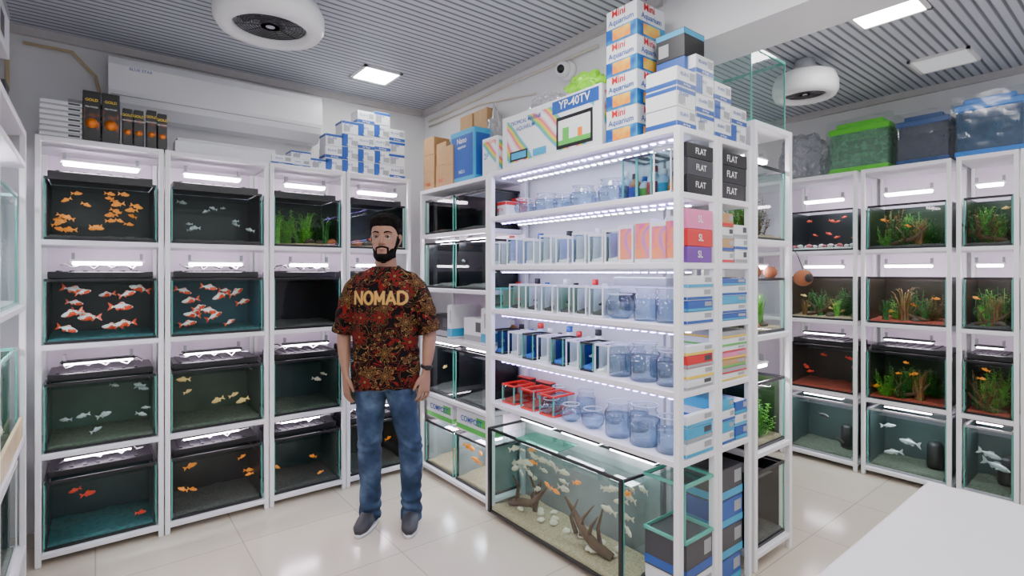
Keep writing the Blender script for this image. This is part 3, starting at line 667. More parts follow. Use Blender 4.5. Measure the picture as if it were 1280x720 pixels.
# ------------------------------------------------------------------ end rack contents
def stackcol(fr,x,y,z,w,d,n,hs,mats,bands,texts=(),lab='small accessory carton stacked on the white end rack',style='band'):
    zz=z
    for i in range(n):
        h=hs[i%len(hs)]; carton(fr,x+R(-.004,.004),y,zz,w,d,h,mats[i%len(mats)],bands[i%len(bands)],texts,R(-.03,.03),lab,style); zz+=h+.001
stackcol(FE,.43,.01,1.721,.22,.22,3,[.07,.075,.06],[BLKP],[GREY],[('FLAT',.040,.4,.5,WHTP,'f')],'flat black lamp carton with white lettering on rack',style='plain')
stackcol(FE,.15,.003,1.721,.19,.026,3,[.07,.07,.06],[BLKP,DGREY],[GREY],[('FLAT',.035,.5,.5,WHTP,'f')],'flat black carton facing the aisle on rack',style='plain')
stackcol(FE,.15,.003,1.439,.19,.026,3,[.065,.07,.08],[PURP,REDP,PNKP],[REDP],[('SL',.04,.5,.5,WHTP,'f')],'pink and purple product carton on display rack',style='plain')
stackcol(FE,.37,.01,1.439,.11,.2,4,[.05,.055,.05,.06],[CARDW,CARD],[REDP,BLUEP,GREY]); stackcol(FE,.49,.01,1.439,.11,.2,3,[.06,.05],[CARDW],[GREY,BLUEP])
stackcol(FE,.15,.003,1.187,.19,.026,4,[.05,.045,.05],[CARDW,BLUEP,CARDW],[BLUEP,CYANP]); stackcol(FE,.43,.01,1.187,.21,.2,5,[.03,.04,.035,.045],[BLUEP,CARDW,CYANP,CARDW],[CYANP,BLUEP],(),'flat blue and white packet of filter media')
stackcol(FE,.15,.003,.923,.19,.026,4,[.04,.045,.05],[CARDW,CARDW,REDP],[GREY,YELP]); stackcol(FE,.43,.01,.923,.21,.2,7,[.03,.025,.035],[CARDW,GREY,CARD,PNKP,CARDW],[YELP,REDP,GRNP],(),'flat colourful packet lying in a stack')
stackcol(FE,.15,.003,.647,.19,.026,3,[.06,.06,.05],[CARDW,CYANP],[CYANP,GREY]); stackcol(FE,.37,.01,.647,.12,.2,4,[.05,.045],[CARDW,CYANP],[BLUEP,CYANP],(),'small white and blue accessory carton on rack'); stackcol(FE,.49,.01,.647,.10,.2,3,[.06,.05],[BLUEP,CARDW],[CYANP],(),'small dark blue accessory carton on rack')
stackcol(FE,.43,.03,0,.21,.2,4,[.12,.14],[BLUEP,DGREY],[CYANP],(),'dark blue and black equipment carton near floor')
stackcol(FE,.155,.01,0,.20,.20,2,[.15,.15],[CARDW,DGREY],[BLUEP],(),'white and dark equipment carton near floor')
aquarium(FE,.155,.01,.303,.21,.20,.24,None,None,'small rimless glass tank with green edges',hood=False,rim=GEDGE)
# ---- rack FR contents
aquarium(FR,.19,.03,1.556,.32,.5,.36,None,'tan','clear display tank of pink and green plants',hood=False)
for i in range(6): plant(FR,.10+.036*i,.12+.04*(i%2),1.58,'bush',(0,2,1)[i%3],.85,1+i%3)
aquarium(FR,.19,.03,1.101,.32,.5,.27,None,'tan','clear tank with colourful ornaments',hood=False)
for i in range(5): plant(FR,.11+.04*i,.12+.04*(i%2),1.12,'grass',(0,2)[i%2],.75,1+i%3)
for i in range(3): rock(FR,.09+.09*i,.1,1.12,.025,ROCKO if i%2 else ROCKM)
aquarium(FR,.19,.03,.551,.32,.5,.32,'moss','tan','planted tank with lush green carpet',hood=False)
for i in range(8): plant(FR,.10+.026*i,.11+.05*(i%3),.57,'bush',i%2,.8,1+i%3)
aquarium(FR,.19,.03,.081,.32,.5,.36,'black','dark','dark glass tank at the bottom of the rack',hood=False)
led(FR,.19,.12,1.97,.26); led(FR,.19,.12,1.43,.26); led(FR,.19,.12,.93,.26)
aquarium(FR,.19,.03,2.112,.34,.34,.36,None,None,'large bare rimless glass tank on top of rack',hood=False,rim=GEDGE)
def pot(fr,x,y,z,r,lab='small round brown clay pot on tank edge'):
    mb=MB(); mb.lathe([(.001,0),(r*.6,0),(r,r*.6),(r*.98,r*1.1),(r*.7,r*1.5),(r*.72,r*1.65),(r*.6,r*1.65),(r*.6,r*1.4),(.001,r*.4)],20); thing('clay_pot',lab,'pot',fr.w(x,y,z),0,mb.mesh('clay_pot',TERRA))
pot(FR,.10,.06,1.103+.268,.036); pot(FR,.27,.06,1.103+.268,.033)
o=thing('coconut_shelter','round coconut-shell shelter hanging from rack post by cord','ornament',FR.w(.42,-.035,1.37))
mb=MB(); mb.ball((0,0,0),(.048,.045,.042),16); part('shell',mb.mesh('shell',TERRA),o)
mb=MB(); mb.lathe([(.001,0),(.02,0),(.022,.004),(.001,.004)],14); part('opening',mb.mesh('opening',BLACK),o,(-.025,-.036,.0),(PI/2,0,-.6))
mb=MB(); mb.tube([(0,0,.04),(-.02,.02,.12),(-.04,.05,.17)],.002,6); part('cord',mb.mesh('cord',DGREY),o)
# ------------------------------------------------------------------ pond tank
def pond():
    px0,px1=.875,1.875; w=px1-px0; xc=(px0+px1)/2
    o=aquarium(FC,xc,-.03,.03,w-.02,.28,.48,'bright','tan','long low glass pond tank with open water surface',hood=False,sides=False,rim=BLACK)
    for sx in (-1,1): part('corner_post',cbox('corner_post',.022,.02,.48,BLACK),o,(sx*(w/2-.02),-.012,0))
    school(FC,xc,-.02,.05,w,.24,.44,'pale',28,.075,lo=.2); school(FC,xc,-.02,.05,w,.24,.44,'orange',7,.07,lo=.2)
    mb=MB(); mb.box(-.15,.15,0,.15,0,.006,0,.001); thing('glass_sheet','loose green-edged glass sheet lying across the pond tank','glass',FC.w(1.30,-.03,.512),FC.rz+.12,mb.mesh('glass_sheet',glass('green_sheet',(.45,.85,.72),.1,.5,.05,.15,(.3,.8,.65))))
    for i in range(3): led(FC,1.06+.34*i,.20,.535,.28,LEDC,black=True)
    for i in range(16): rock(FC,px0+.08+R(0,w-.16),.04+R(0,.15),.06,.02,M('coral_cream',(.7,.6,.45),.8),'coral_piece','small cream coral piece on tank floor')
    for i in range(2): driftwood(FC,1.1+.45*i,.08,.06,1.3,i+20)
pond()
# ------------------------------------------------------------------ right rack top
def lidded(fr,x,y,z,w,d,h,lid,lab,body=(.85,.9,.92)):
    o=thing('plastic_tank',lab,'plastic tank',fr.w(x,y,z),fr.rz)
    mb=MB(); mb.box(-w/2,w/2,0,d,0,h*.8,0,.008); part('clear_body',mb.mesh('clear_body',glass('cloudy_tank_'+lid.name,tuple(.5+.5*t for t in body),.06,.4,.1,.38,body)),o)
    mb=MB(); mb.box(-w/2-.01,w/2+.01,-.01,d+.01,h*.78,h*.90,0,.006); mb.box(-w/2+.03,w/2-.03,.02,d-.02,h*.89,h,0,.008); part('lid',mb.mesh('lid',lid),o)
    mb=MB(); mb.box(-w/2-.006,w/2+.006,-.006,d+.006,0,h*.1,0,.004); part('base_trim',mb.mesh('base_trim',lid),o)
    bm=bmesh.new(); bmesh.ops.create_cube(bm,size=1); bmesh.ops.subdivide_edges(bm,edges=bm.edges[:],cuts=9,use_grid_fill=True)
    for v in bm.verts:
        n=noise.noise(v.co*7+Vector((x,0,0)))*.035
        v.co=Vector((v.co.x*(w+.04)*(1+n),d/2+v.co.y*(d+.04)*(1+n),(v.co.z+.5)*(h+.02)*(1+n)+.001))
    me=bpy.data.meshes.new('plastic_wrap'); bm.to_mesh(me); bm.free(); me.materials.append(glass('shrink_wrap',(.96,.97,.98),.02,.2,.12,.02,(.8,.82,.85))); part('plastic_wrap',me,o,label='crumpled clear plastic wrap')
LIDG=M('lid_green',(.10,.60,.02),.3); LIDB=M('lid_blue',(.005,.20,.68),.3)
for p0,p1,lid,hh,lab,ti in ((1036,1110,LIDG,.36,'wrapped clear tank with bright green lid',(.22,.5,.32)),(1120,1186,M('lid_navy',(.02,.07,.22),.3),.32,'wrapped smoky tank with navy lid',(.14,.16,.22)),(1193,1280,LIDB,.36,'wrapped blue tank with bright blue lid',(.06,.16,.30))):
    a=meas(FB,p0,.05)[0]; b=meas(FB,p1,.05)[0]; lidded(FB,(a+b)/2,.06,2.112,b-a-.01,.26,hh,lid,lab,ti)
bag(FB,meas(FB,1005,.1)[0]-.04,.2,2.112,.36,.25,.38,glass('clear_wrap3',(.8,.82,.85),.1,.4,.15,.3,(.5,.51,.55)),'large crumpled clear plastic bundle on rack',13)
# ------------------------------------------------------------------ left rack contents
for xx in (1.98,2.86):
    aquarium(FD,xx,.03,.661,.76,.3,.4,'green','olive','large greenish glass tank beside the aisle',hood=False,rim=GEDGE)
    aquarium(FD,xx,.03,1.251,.76,.3,.5,None,'white','tall clear tank with green glass edges',hood=False,rim=GEDGE)
    aquarium(FD,xx,.03,.151,.76,.3,.4,'greyt','olive','low glass tank standing near the floor',hood=False,rim=WHITE)
    school(FD,xx,.03,.661,.7,.3,.4,'pale',5,.07)
    led(FD,xx,.12,1.17,.5,LEDW); led(FD,xx,.12,1.83,.5,LEDW)
    for i in range(4): plant(FD,xx-.25+.15*i,.12,1.27,'grass',1,1.2,1+i%3)
    for i in range(5): carton(FD,xx-.3+.15*i,.05,2.051,.13,.2,.12+.05*(i%3),CARDW if i%2 else DGREY,BLUEP if i%2 else ORP,label='assorted equipment carton on the rack top')
    carton(FD,xx,.03,2.051+.23,.3,.2,.2,CARDW,GREY,label='large white carton stacked on other boxes',style='top')
mb=MB(); mb.box(-.36,.36,0,.012,0,.09,0,.002); thing('wooden_board','pale wooden board standing along the rack shelf','board',FD.w(2.86,.006,.661),FD.rz,mb.mesh('wooden_board',patmat('pale_wood','noise',[(.3,(.5,.38,.2)),(.7,(.68,.55,.33))],6,.6,detail=6)))
# ------------------------------------------------------------------ wall AC
o=thing('air_conditioner','long white split air conditioner mounted high on wall','air conditioner',(.63,3.80,2.285))
mb=MB(); prof=[(0,0),(-.12,-.0),(-.19,.05),(-.215,.11),(-.215,.25),(-.19,.295),(-.15,.305),(0,.305)]
n=len(prof); hw=.575
mb.add([(-hw,p[0],p[1]) for p in prof]+[(hw,p[0],p[1]) for p in prof],[(i,(i+1)%n,(i+1)%n+n,i+n) for i in range(n)]+[tuple(range(n-1,-1,-1)),tuple(range(n,2*n))])
part('body',mb.mesh('body',M('ac_white',(.86,.87,.89),.25,var=.02)),o)
mb=MB(); mb.box(-hw+.05,hw-.05,-.18,-.125,.004,.02,0,.004); part('louver',mb.mesh('louver',GREY),o,(0,-.004,.005),(-.35,0,0),'grey air outlet louver')
mb=MB(); mb.box(-hw+.01,hw-.01,-.2175,-.214,.082,.086); part('panel_seam',mb.mesh('panel_seam',GREY),o)
part('lettering',text_mesh('BLUE STAR',.022,BLUEP,.0),o,(-.43,-.2165,.235))
def pipe(lab,pts,r,mat):
    o=thing('wall_conduit',lab,'pipe',(0,0,0),0,None,group='wall conduits'); mb=MB(); mb.tube(pts,r,8); part('pipe',mb.mesh('pipe',mat),o)
CBG=M('conduit_beige',(.62,.50,.30),.5); CCR=M('conduit_cream',(.7,.64,.55),.5)
pipe('beige plastic conduit pipe bent down the wall',[(-.55,3.77,2.63),(-.4,3.77,2.62),(-.36,3.77,2.58),(-.36,3.77,2.2),(-.36,3.77,2.0)],.011,CBG)
pipe('beige conduit pipe bending towards the air conditioner',[(-.3,3.77,2.61),(-.1,3.77,2.61),(.0,3.77,2.5),(.02,3.77,2.4)],.009,CBG)
pipe('cream conduit running below the ceiling on the partition',[(2.088,3.7,2.6),(2.088,2.6,2.61),(2.088,1.9,2.60)],.009,CCR)
pipe('thin cream conduit on the partition wall',[(2.088,3.7,2.56),(2.088,3.0,2.56),(2.088,2.4,2.48)],.006,CCR)
o=thing('security_camera','white dome security camera with dark lens on wall','camera',(2.10,FC.w(meas(FC,713,.3)[0],0)[1],2.53))
mb=MB(); mb.lathe([(.001,0),(.05,0),(.055,.02),(.05,.035),(.001,.036)],20); part('base',mb.mesh('base',WHITE),o,(0,0,0),(0,-PI/2,0))
mb=MB(); mb.ball((-.055,0,0),.045,16); part('head',mb.mesh('head',WHITE),o)
mb=MB(); mb.ball((-.085,-.012,-.008),.024,12); part('lens',mb.mesh('lens',BLACK),o)
# ------------------------------------------------------------------ ceiling lights (seen and added) and fans
PAN=M('ceiling_panel_glow',(1,1,1),.4,es=42,ecol=(1,.98,.97)); PANOFF=M('ceiling_panel_dim',(.8,.82,.85),.4,es=.4)
def at_ceiling(px,py,z=2.7):
    t=(z-CH)*FP/(340-py); d=FW+RT*((px-640)/FP); return (d.x*t,d.y*t)
def cpanel(x,y,s,on=True):
    o=thing('ceiling_light','square recessed LED panel, '+('lit bright white' if on else 'switched off'),'ceiling light',(x,y,2.70),group='ceiling LED panels')
    mb=MB(); a=s/2
    for b in ((-a,a,-a,-a+.018),(-a,a,a-.018,a),(-a,-a+.018,-a,a),(a-.018,a,-a,a)): mb.box(b[0],b[1],b[2],b[3],-.014,-.001,0)
    part('frame',mb.mesh('frame',WHITE),o)
    mb=MB(); mb.box(-a+.018,a-.018,-a+.018,a-.018,-.008,-.001); part('diffuser',mb.mesh('diffuser',PAN if on else PANOFF),o)
x,y=at_ceiling(470,93); cpanel(x,y,.26)
x,y=at_ceiling(1107,11); cpanel(x,y,.30)
x,y=at_ceiling(1180,75); cpanel(x,y,.30,False)
for x,y in ((.3,.6),(1.3,.5),(.6,-.8),(1.2,1.5),(3.2,.0),(3.3,2.6),(3.6,-.9)): cpanel(x,y,.40 if x<3 else .30)  # extra panels out of view, added to light the room
def cfan(x,y,r,z,lab):
    o=thing('ceiling_fan',lab,'fan',(x,y,z))
    mb=MB(); mb.lathe([(r*.66,-.01),(r*.70,-.03),(r*.92,-.03),(r,.0),(r,.05),(r*.9,.10),(r*.68,.12),(r*.66,.1),(r*.66,-.01)],40); part('ring_housing',mb.mesh('ring_housing',WHITE),o)
    mb=MB(); mb.lathe([(.001,.09),(r*.67,.09),(r*.67,.098),(.001,.098)],32); part('back_plate',mb.mesh('back_plate',BLACK),o)
    mb=MB()
    for k in range(9):
        rr=r*(.2+.055*k); mb.tube([(rr*math.cos(2*PI*i/28),rr*math.sin(2*PI*i/28),-.004) for i in range(29)],.0022,5,0,False)
    for k in range(12):
        a=2*PI*k/12; mb.tube([(r*.15*math.cos(a),r*.15*math.sin(a),-.003),(r*.67*math.cos(a),r*.67*math.sin(a),-.003)],.0022,5)
    part('grille',mb.mesh('grille',DGREY),o)
    mb=MB(); mb.add([(r*.12,-.02,.04),(r*.12,.02,.055),(r*.6,.06,.07),(r*.62,-.05,.03)],[(0,1,2,3),(3,2,1,0)]); bl=mb.mesh('blade',DGREY)
    for k in range(5): part('blade',bl,o,(0,0,0),(0,0,2*PI*k/5))
    mb=MB(); mb.cyl((0,0,-.012),r*.17,.06,20,0); part('hub',mb.mesh('hub',GREY),o)
    mb=MB(); mb.cyl((0,0,.11),r*.35,2.699-z-.11,20,0,r*.3); part('mount',mb.mesh('mount',WHITE),o)
x,y=at_ceiling(338,28,2.55); cfan(x,y,.235,2.54,'round white ceiling-mounted fan with dark grille')
x,y=at_ceiling(1006,116,2.5); cfan(x,y,.18,2.50,'round white ceiling fan above the planted tanks')
# ------------------------------------------------------------------ counter
o=thing('counter_table','smooth pale grey-white counter table with rounded edge','table',(1.5,-.05,0))
mb=MB(); mb.box(-.62,.535,-.60,.53,.71,.75,0,.008); part('table_top',mb.mesh('table_top',M('laminate_white',(.66,.65,.67),.35,var=.02)),o)
mb=MB(); mb.box(-.58,.50,-.56,.50,0,.712,0,.004); mb.box(-.585,.505,-.565,.505,.05,.058,1); part('cabinet_body',mb.mesh('cabinet_body',[M('laminate_side',(.6,.6,.62),.45),GREY]),o)
# ------------------------------------------------------------------ cables
CB=M('cable_black',(.02,.02,.02),.4); CW=M('cable_white',(.7,.7,.72),.4)
def cable(fr,x,y,z,w,seed,mat):
    rr=random.Random(seed); pts=[]
    for i in range(16): pts.append((-w/2+w*i/15,.035*math.sin(i*1.3+seed)+rr.uniform(-.01,.01),.006+.03*abs(math.sin(i*.9+seed))))
    mb=MB(); mb.tube(pts,.0035,6); thing('power_cable',('black' if mat is CB else 'white')+' looping power cable lying over a tank hood','cable',fr.w(x,y,z),fr.rz,mb.mesh('power_cable',mat),group='power cables')
for b in range(4):
    for r in (1,2,3):
        for k in range(2):
            x0,x1=baysA[b]; cable(FA,(x0+x1)/2,.14+.09*k,rowsz[r]+TH_[r]+.042,.34,b*7+r+k*3,CB if k else CW)
# ------------------------------------------------------------------ PERSON
mp=Vector((1.263,2.725)); MR=-TH
man=thing('person','standing bearded person in dark floral t-shirt and blue jeans','person',(mp.x,mp.y,0),MR)
SK=M('skin_brown',(.30,.155,.095),.55,var=.08,scale=25)
def smooth_np(m2,sm):
    n=len(m2.vertices); co=np.empty(n*3); m2.vertices.foreach_get('co',co); co=co.reshape(n,3)
    ne=len(m2.edges); ed=np.empty(ne*2,dtype=np.int64); m2.edges.foreach_get('vertices',ed); ed=ed.reshape(ne,2)
    cnt=np.bincount(ed.ravel(),minlength=n).astype(float)[:,None]
    for _ in range(sm):
        acc=np.zeros((n,3))
        for k in range(3):
            acc[:,k]=np.bincount(ed[:,0],weights=co[ed[:,1],k],minlength=n)+np.bincount(ed[:,1],weights=co[ed[:,0],k],minlength=n)
        co=co*.5+acc/cnt*.5
    m2.vertices.foreach_set('co',co.ravel()); m2.update()
def bake(mb,name,mat,vox,sm=4):
    me=mb.mesh(name,mat); o=bpy.data.objects.new('tmpb',me); COL.objects.link(o)
    r=o.modifiers.new('r','REMESH'); r.mode='VOXEL'; r.voxel_size=vox; r.use_smooth_shade=True
    dg=bpy.context.evaluated_depsgraph_get(); m2=bpy.data.meshes.new_from_object(o.evaluated_get(dg)); bpy.data.objects.remove(o)
    m2.name=name; smooth_np(m2,sm)
    if not m2.materials: m2.materials.append(mat)
    m2.polygons.foreach_set('use_smooth',[True]*len(m2.polygons)); return m2
def displace(m2,fn):
    nr=[v.normal.copy() for v in m2.vertices]; cs=[v.co.copy() for v in m2.vertices]; out=[]
    for c,n_ in zip(cs,nr): out.extend(c+n_*fn(c))
    m2.vertices.foreach_set('co',out); m2.update()
bd=MB()
bd.stack([(0,0,.78,.13,.085),(0,.005,.84,.160,.105),(0,.005,.92,.158,.105),(0,0,1.0,.145,.10),(0,0,1.1,.15,.105),(0,0,1.2,.158,.110),(0,0,1.29,.160,.106),(0,.005,1.34,.140,.088),(0,.012,1.38,.09,.066),(0,.015,1.41,.06,.058)],28)
bd.stack([(0,.018,1.36,.070,.064),(0,.014,1.43,.060,.060),(0,.008,1.49,.056,.060),(0,.006,1.54,.05,.055)],24)
head=[(1.463,.020,.016,-.066),(1.469,.031,.028,-.058),(1.482,.045,.048,-.040),(1.50,.055,.066,-.022),(1.52,.0615,.077,-.012),(1.545,.0665,.085,-.004),(1.57,.070,.089,.001),(1.59,.0720,.092,.004),(1.615,.074,.096,.005),(1.64,.074,.098,.006),(1.665,.068,.091,.009),(1.685,.054,.074,.012),(1.698,.034,.048,.013),(1.703,.015,.02,.013)]
bd.stack([(0,c,z,rx,ry) for z,rx,ry,c in head],32,p=2.15)
bd.tube([(0,-.083,1.607),(0,-.094,1.585),(0,-.104,1.562),(0,-.107,1.552)],[(.006,.007),(.0082,.009),(.0115,.011),(.010,.008)],12)
for s in (-1,1):
    bd.ball((s*.013,-.094,1.5535),(.009,.009,.0075),10)
    bd.tube([(s*.010,-.085,1.612),(s*.030,-.0835,1.618),(s*.050,-.070,1.613)],[.007,.008,.006],8)
    bd.ball((s*.036,-.058,1.564),(.026,.020,.020),12)
    bd.tube([(s*.068,.006,1.548),(s*.076,.010,1.560),(s*.082,.014,1.582),(s*.082,.016,1.600),(s*.074,.008,1.606)],[(.006,.006),(.006,.010),(.006,.015),(.006,.013),(.005,.007)],10,A=(1,0,0))
bd.tube([(-.023,-.080,1.5215),(-.008,-.091,1.5255),(0,-.0915,1.5240),(.008,-.091,1.5255),(.023,-.080,1.5215)],[.003,.0055,.0055,.0055,.003],8)
bd.tube([(-.020,-.079,1.512),(0,-.0905,1.5095),(.020,-.079,1.512)],[.0035,.0068,.0035],8)
bd.ball((0,-.080,1.480),(.020,.014,.013),12)
arms=[(-1,[(-.10,0,1.335),(-.150,0,1.322),(-.188,.002,1.27),(-.214,.006,1.19),(-.234,.012,1.095),(-.231,-.003,1.02),(-.221,-.022,.93),(-.212,-.035,.86),(-.209,-.038,.84)]),
      (1,[(.10,0,1.335),(.150,0,1.322),(.190,.002,1.27),(.219,.006,1.19),(.243,.012,1.095),(.244,-.003,1.02),(.238,-.022,.93),(.232,-.032,.865),(.230,-.035,.845)])]
for s,pts in arms:
    bd.tube(pts,[.036,.040,.043,.042,.038,(.040,.038),(.033,.031),(.0255,.021),(.0265,.021)],14)
    W=Vector(pts[-1]); D=Vector((-s*.10,-.10,-1)).normalized(); u=Vector((-s*.62,-.78,0)); u=(u-D*u.dot(D)).normalized(); nn=D.cross(u)
    if nn.x*s>0: nn=-nn
    bd.tube([W-D*.01,W+D*.025,W+D*.06,W+D*.092,W+D*.10],[(.026,.019),(.036,.016),(.041,.015),(.040,.013),(.035,.010)],14,A=u)
    for off,ln in ((-.033,.056),(-.0112,.070),(.0112,.076),(.033,.068)):
        b=W+D*.086+u*off; dd=(D+u*off*1.6).normalized()
        p1=b+dd*ln*.45; p2=p1+(dd*.92+nn*.40).normalized()*ln*.32; p3=p2+(dd*.75+nn*.66).normalized()*ln*.28
        bd.tube([b-dd*.012,b,p1,p2,p3,p3+(p3-p2)*.18],[.0086,.0088,.0082,.0076,.0066,.003],8)
    b=W+D*.022+u*.028; t1=b+(D*.75+u*.62+nn*.1).normalized()*.036; t2=t1+(D*.93+u*.25+nn*.2).normalized()*.028; t3=t2+(D*.97+nn*.3).normalized()*.020
    bd.tube([b,t1,t2,t3,t3+(t3-t2)*.15],[.014,.0112,.0098,.0083,.004],8)
LEGS=[(-1,-.080,-.086),(1,.085,.142)]
for s,xh,xa in LEGS:
    bd.stack([(xh,0,.84,.076,.090),(xh,0,.74,.074,.082),(xh+(xa-xh)*.5,-.004,.58,.062,.068),(xa,-.01,.46,.052,.058),(xa,.004,.34,.050,.055),(xa,.012,.2,.040,.044),(xa,.012,.09,.033,.037),(xa,.0,.05,.035,.05),(xa,-.02,.025,.03,.07)],20)
me=bake(bd,'body',SK,.0040,3)
hv=[i for i,v in enumerate(me.vertices) if v.co.z>1.43]; hset=set(hv)
for i in hv:
    v=me.vertices[i]
    if v.co.z>1.55 and v.co.y<-.04:
        for s in (-1,1):
            dx,dz=v.co.x-s*.0325,v.co.z-1.591
            v.co.y+=.0095*math.exp(-(dx*dx/(.0155**2)+dz*dz/(.010**2)))
me.update()
body=part('body',me,man)
bnorm={i:me.vertices[i].normal.copy() for i in hv}; bco={i:me.vertices[i].co.copy() for i in hv}
hp=[tuple(p.vertices) for p in me.polygons if all(i in hset for i in p.vertices)]
def sheet(field,mx,slope,name,mat,rough=0):
    """grow a thin layer over the head surface where field>0; its rim dips under the skin for a smooth edge"""
    f_={i:field(bco[i]) for i in hv}; mp_={};vs=[];fs=[]
    for p in hp:
        if all(f_[i]>-.006 for i in p) and any(f_[i]>-.001 for i in p):
            f=[]
            for i in p:
                if i not in mp_:
                    mp_[i]=len(vs); c=bco[i]; t=f_[i]*slope; m_=mx(c); o=min(m_,t)
                    if t>0: o+=rough*noise.noise(c*150)*min(1,t/m_)
                    vs.append(c+bnorm[i]*max(o,-.003))
                f.append(mp_[i])
            fs.append(f)
    m=bpy.data.meshes.new(name); m.from_pydata([v[:] for v in vs],[],fs); m.materials.append(mat); m.polygons.foreach_set('use_smooth',[True]*len(fs)); m.update(); return m
def hair_mat():
    m,nt,out=newmat('black_hair'); N=nt.nodes; L=nt.links
    p=N.new('ShaderNodeBsdfPrincipled'); L.new(p.outputs[0],out.inputs[0]); p.inputs['Roughness'].default_value=.7; p.inputs['Specular IOR Level'].default_value=.08
    tc=N.new('ShaderNodeTexCoord'); mp2=N.new('ShaderNodeMapping'); mp2.inputs['Scale'].default_value=(1,1,.35); L.new(tc.outputs['Object'],mp2.inputs[0])
    nz=N.new('ShaderNodeTexNoise'); nz.inputs['Scale'].default_value=260; nz.inputs['Detail'].default_value=3; L.new(mp2.outputs[0],nz.inputs[0])
    L.new(ramp(nt,nz.outputs['Fac'],[(.3,(.0015,.001,.001)),(.7,(.007,.005,.004))]),p.inputs['Base Color'])
    b=N.new('ShaderNodeBump'); b.inputs['Strength'].default_value=.8; b.inputs['Distance'].default_value=.004; L.new(nz.outputs['Fac'],b.inputs['Height']); L.new(b.outputs[0],p.inputs['Normal']); return m
HAIR=hair_mat()
def sst(a,b,x):
    t=min(1,max(0,(x-a)/(b-a))); return t*t*(3-2*t)
def hairf(c):
    z=1.650-abs(c.x)*.05-.046*sst(-.07,-.005,c.y)-.075*sst(.01,.06,c.y)+.003*noise.noise(c*60)
    f=c.z-z
    if c.z<1.612: f=min(f,.0762-abs(c.x))
    return min(f,c.z-1.49)
part('hair',sheet(hairf,lambda c:.006+.017*sst(1.63,1.68,c.z),.75,'hair',HAIR,.008),man,label='short black hair swept up')
tf=MB(); rr=random.Random(3)
for i in range(260):
    a=rr.uniform(0,2*PI); q=rr.uniform(0,1)**.5; x=.066*q*math.cos(a); y=.006+.084*q*math.sin(a)
    z=1.716-.050*q*q*q; L_=rr.uniform(.014,.028)
    d=Vector((x*7+rr.uniform(-.6,.6),-.5+y*4+rr.uniform(-.4,.4),1)).normalized()
    p0=Vector((x,y,z-.008)); tf.tube([p0,p0+d*L_*.6,p0+(d+Vector((rr.uniform(-.6,.6),.5,-.2))).normalized()*L_],[.0045,.0035,.0006],5)
part('hair_tufts',tf.mesh('hair_tufts',HAIR),man)['kind']='stuff'
def beardf(c):
    ax=abs(c.x)
    ztop=1.4985+.030*sst(.022,.052,ax)+.07*sst(-.050,-.022,c.y)
    f=min(ztop-c.z,c.z-1.447,.002-c.y)
    f=min(f,(-.046-c.y)+max(0,c.z-1.466)*3)
    mo=min(.0052-abs(c.z-(1.5365-ax*ax*7)),.034-ax) if c.y<-.05 else -1
    br=min(.0050-abs(ax-.0315),c.z-1.49,1.5335-c.z) if c.y<-.05 else -1
    return max(f,mo,br)
part('beard',sheet(beardf,lambda c:.0022+.006*sst(1.515,1.485,c.z) if c.z<1.515 else .0022,.7,'beard',HAIR,.0015),man,label='full short black beard and moustache')
LIPM=M('lips_skin',(.20,.08,.06),.5)
mb=MB()
mb.tube([(-.0215,-.0835,1.5190),(-.009,-.0945,1.5228),(0,-.0962,1.5212),(.009,-.0945,1.5228),(.0215,-.0835,1.5190)],[.001,(.0030,.0026),(.0032,.0026),(.0030,.0026),.001],8,A=(0,0,1))
mb.tube([(-.0200,-.0835,1.5172),(0,-.0962,1.5125),(.0200,-.0835,1.5172)],[.001,(.0046,.003),.001],8,A=(0,0,1))
part('lips',mb.mesh('lips',LIPM),man)
EW=M('eye_white',(.45,.42,.40),.3); IR=M('iris_dark',(.010,.006,.005),.1); LID=M('eyelid_skin',(.10,.05,.03),.5)
for s in (-1,1):
    mb=MB(); mb.ball((0,0,0),(.0130,.012,.0120),16,0); mb.ball((0,-.0092,-.0003),(.0064,.0040,.0064),12,1); part('eye',mb.mesh('eye',[EW,IR]),man,(s*.0325,-.0722,1.5905))
    mb=MB()
    for up in (1,-1):
        P=[(s*(.0185+.028*t), -.0825-.0035*math.sin(PI*t)+.0095*max(0,t-.35), 1.5905+up*(.0066 if up>0 else .0056)*math.sin(PI*t)) for t in [i/8 for i in range(9)]]
        mb.tube(P,[.0008]+[.0022 if up>0 else .0015]*7+[.0008],8)
    part('eyelid',mb.mesh('eyelid',LID),man)
    mb=MB(); mb.tube([(s*.013,-.0920,1.6115),(s*.024,-.0925,1.6165),(s*.038,-.0880,1.6185),(s*.054,-.0745,1.6125)],[(.0018,.0032),(.0020,.0044),(.0020,.0036),(.001,.0015)],8,A=(0,-1,0)); part('eyebrow',mb.mesh('eyebrow',HAIR),man)
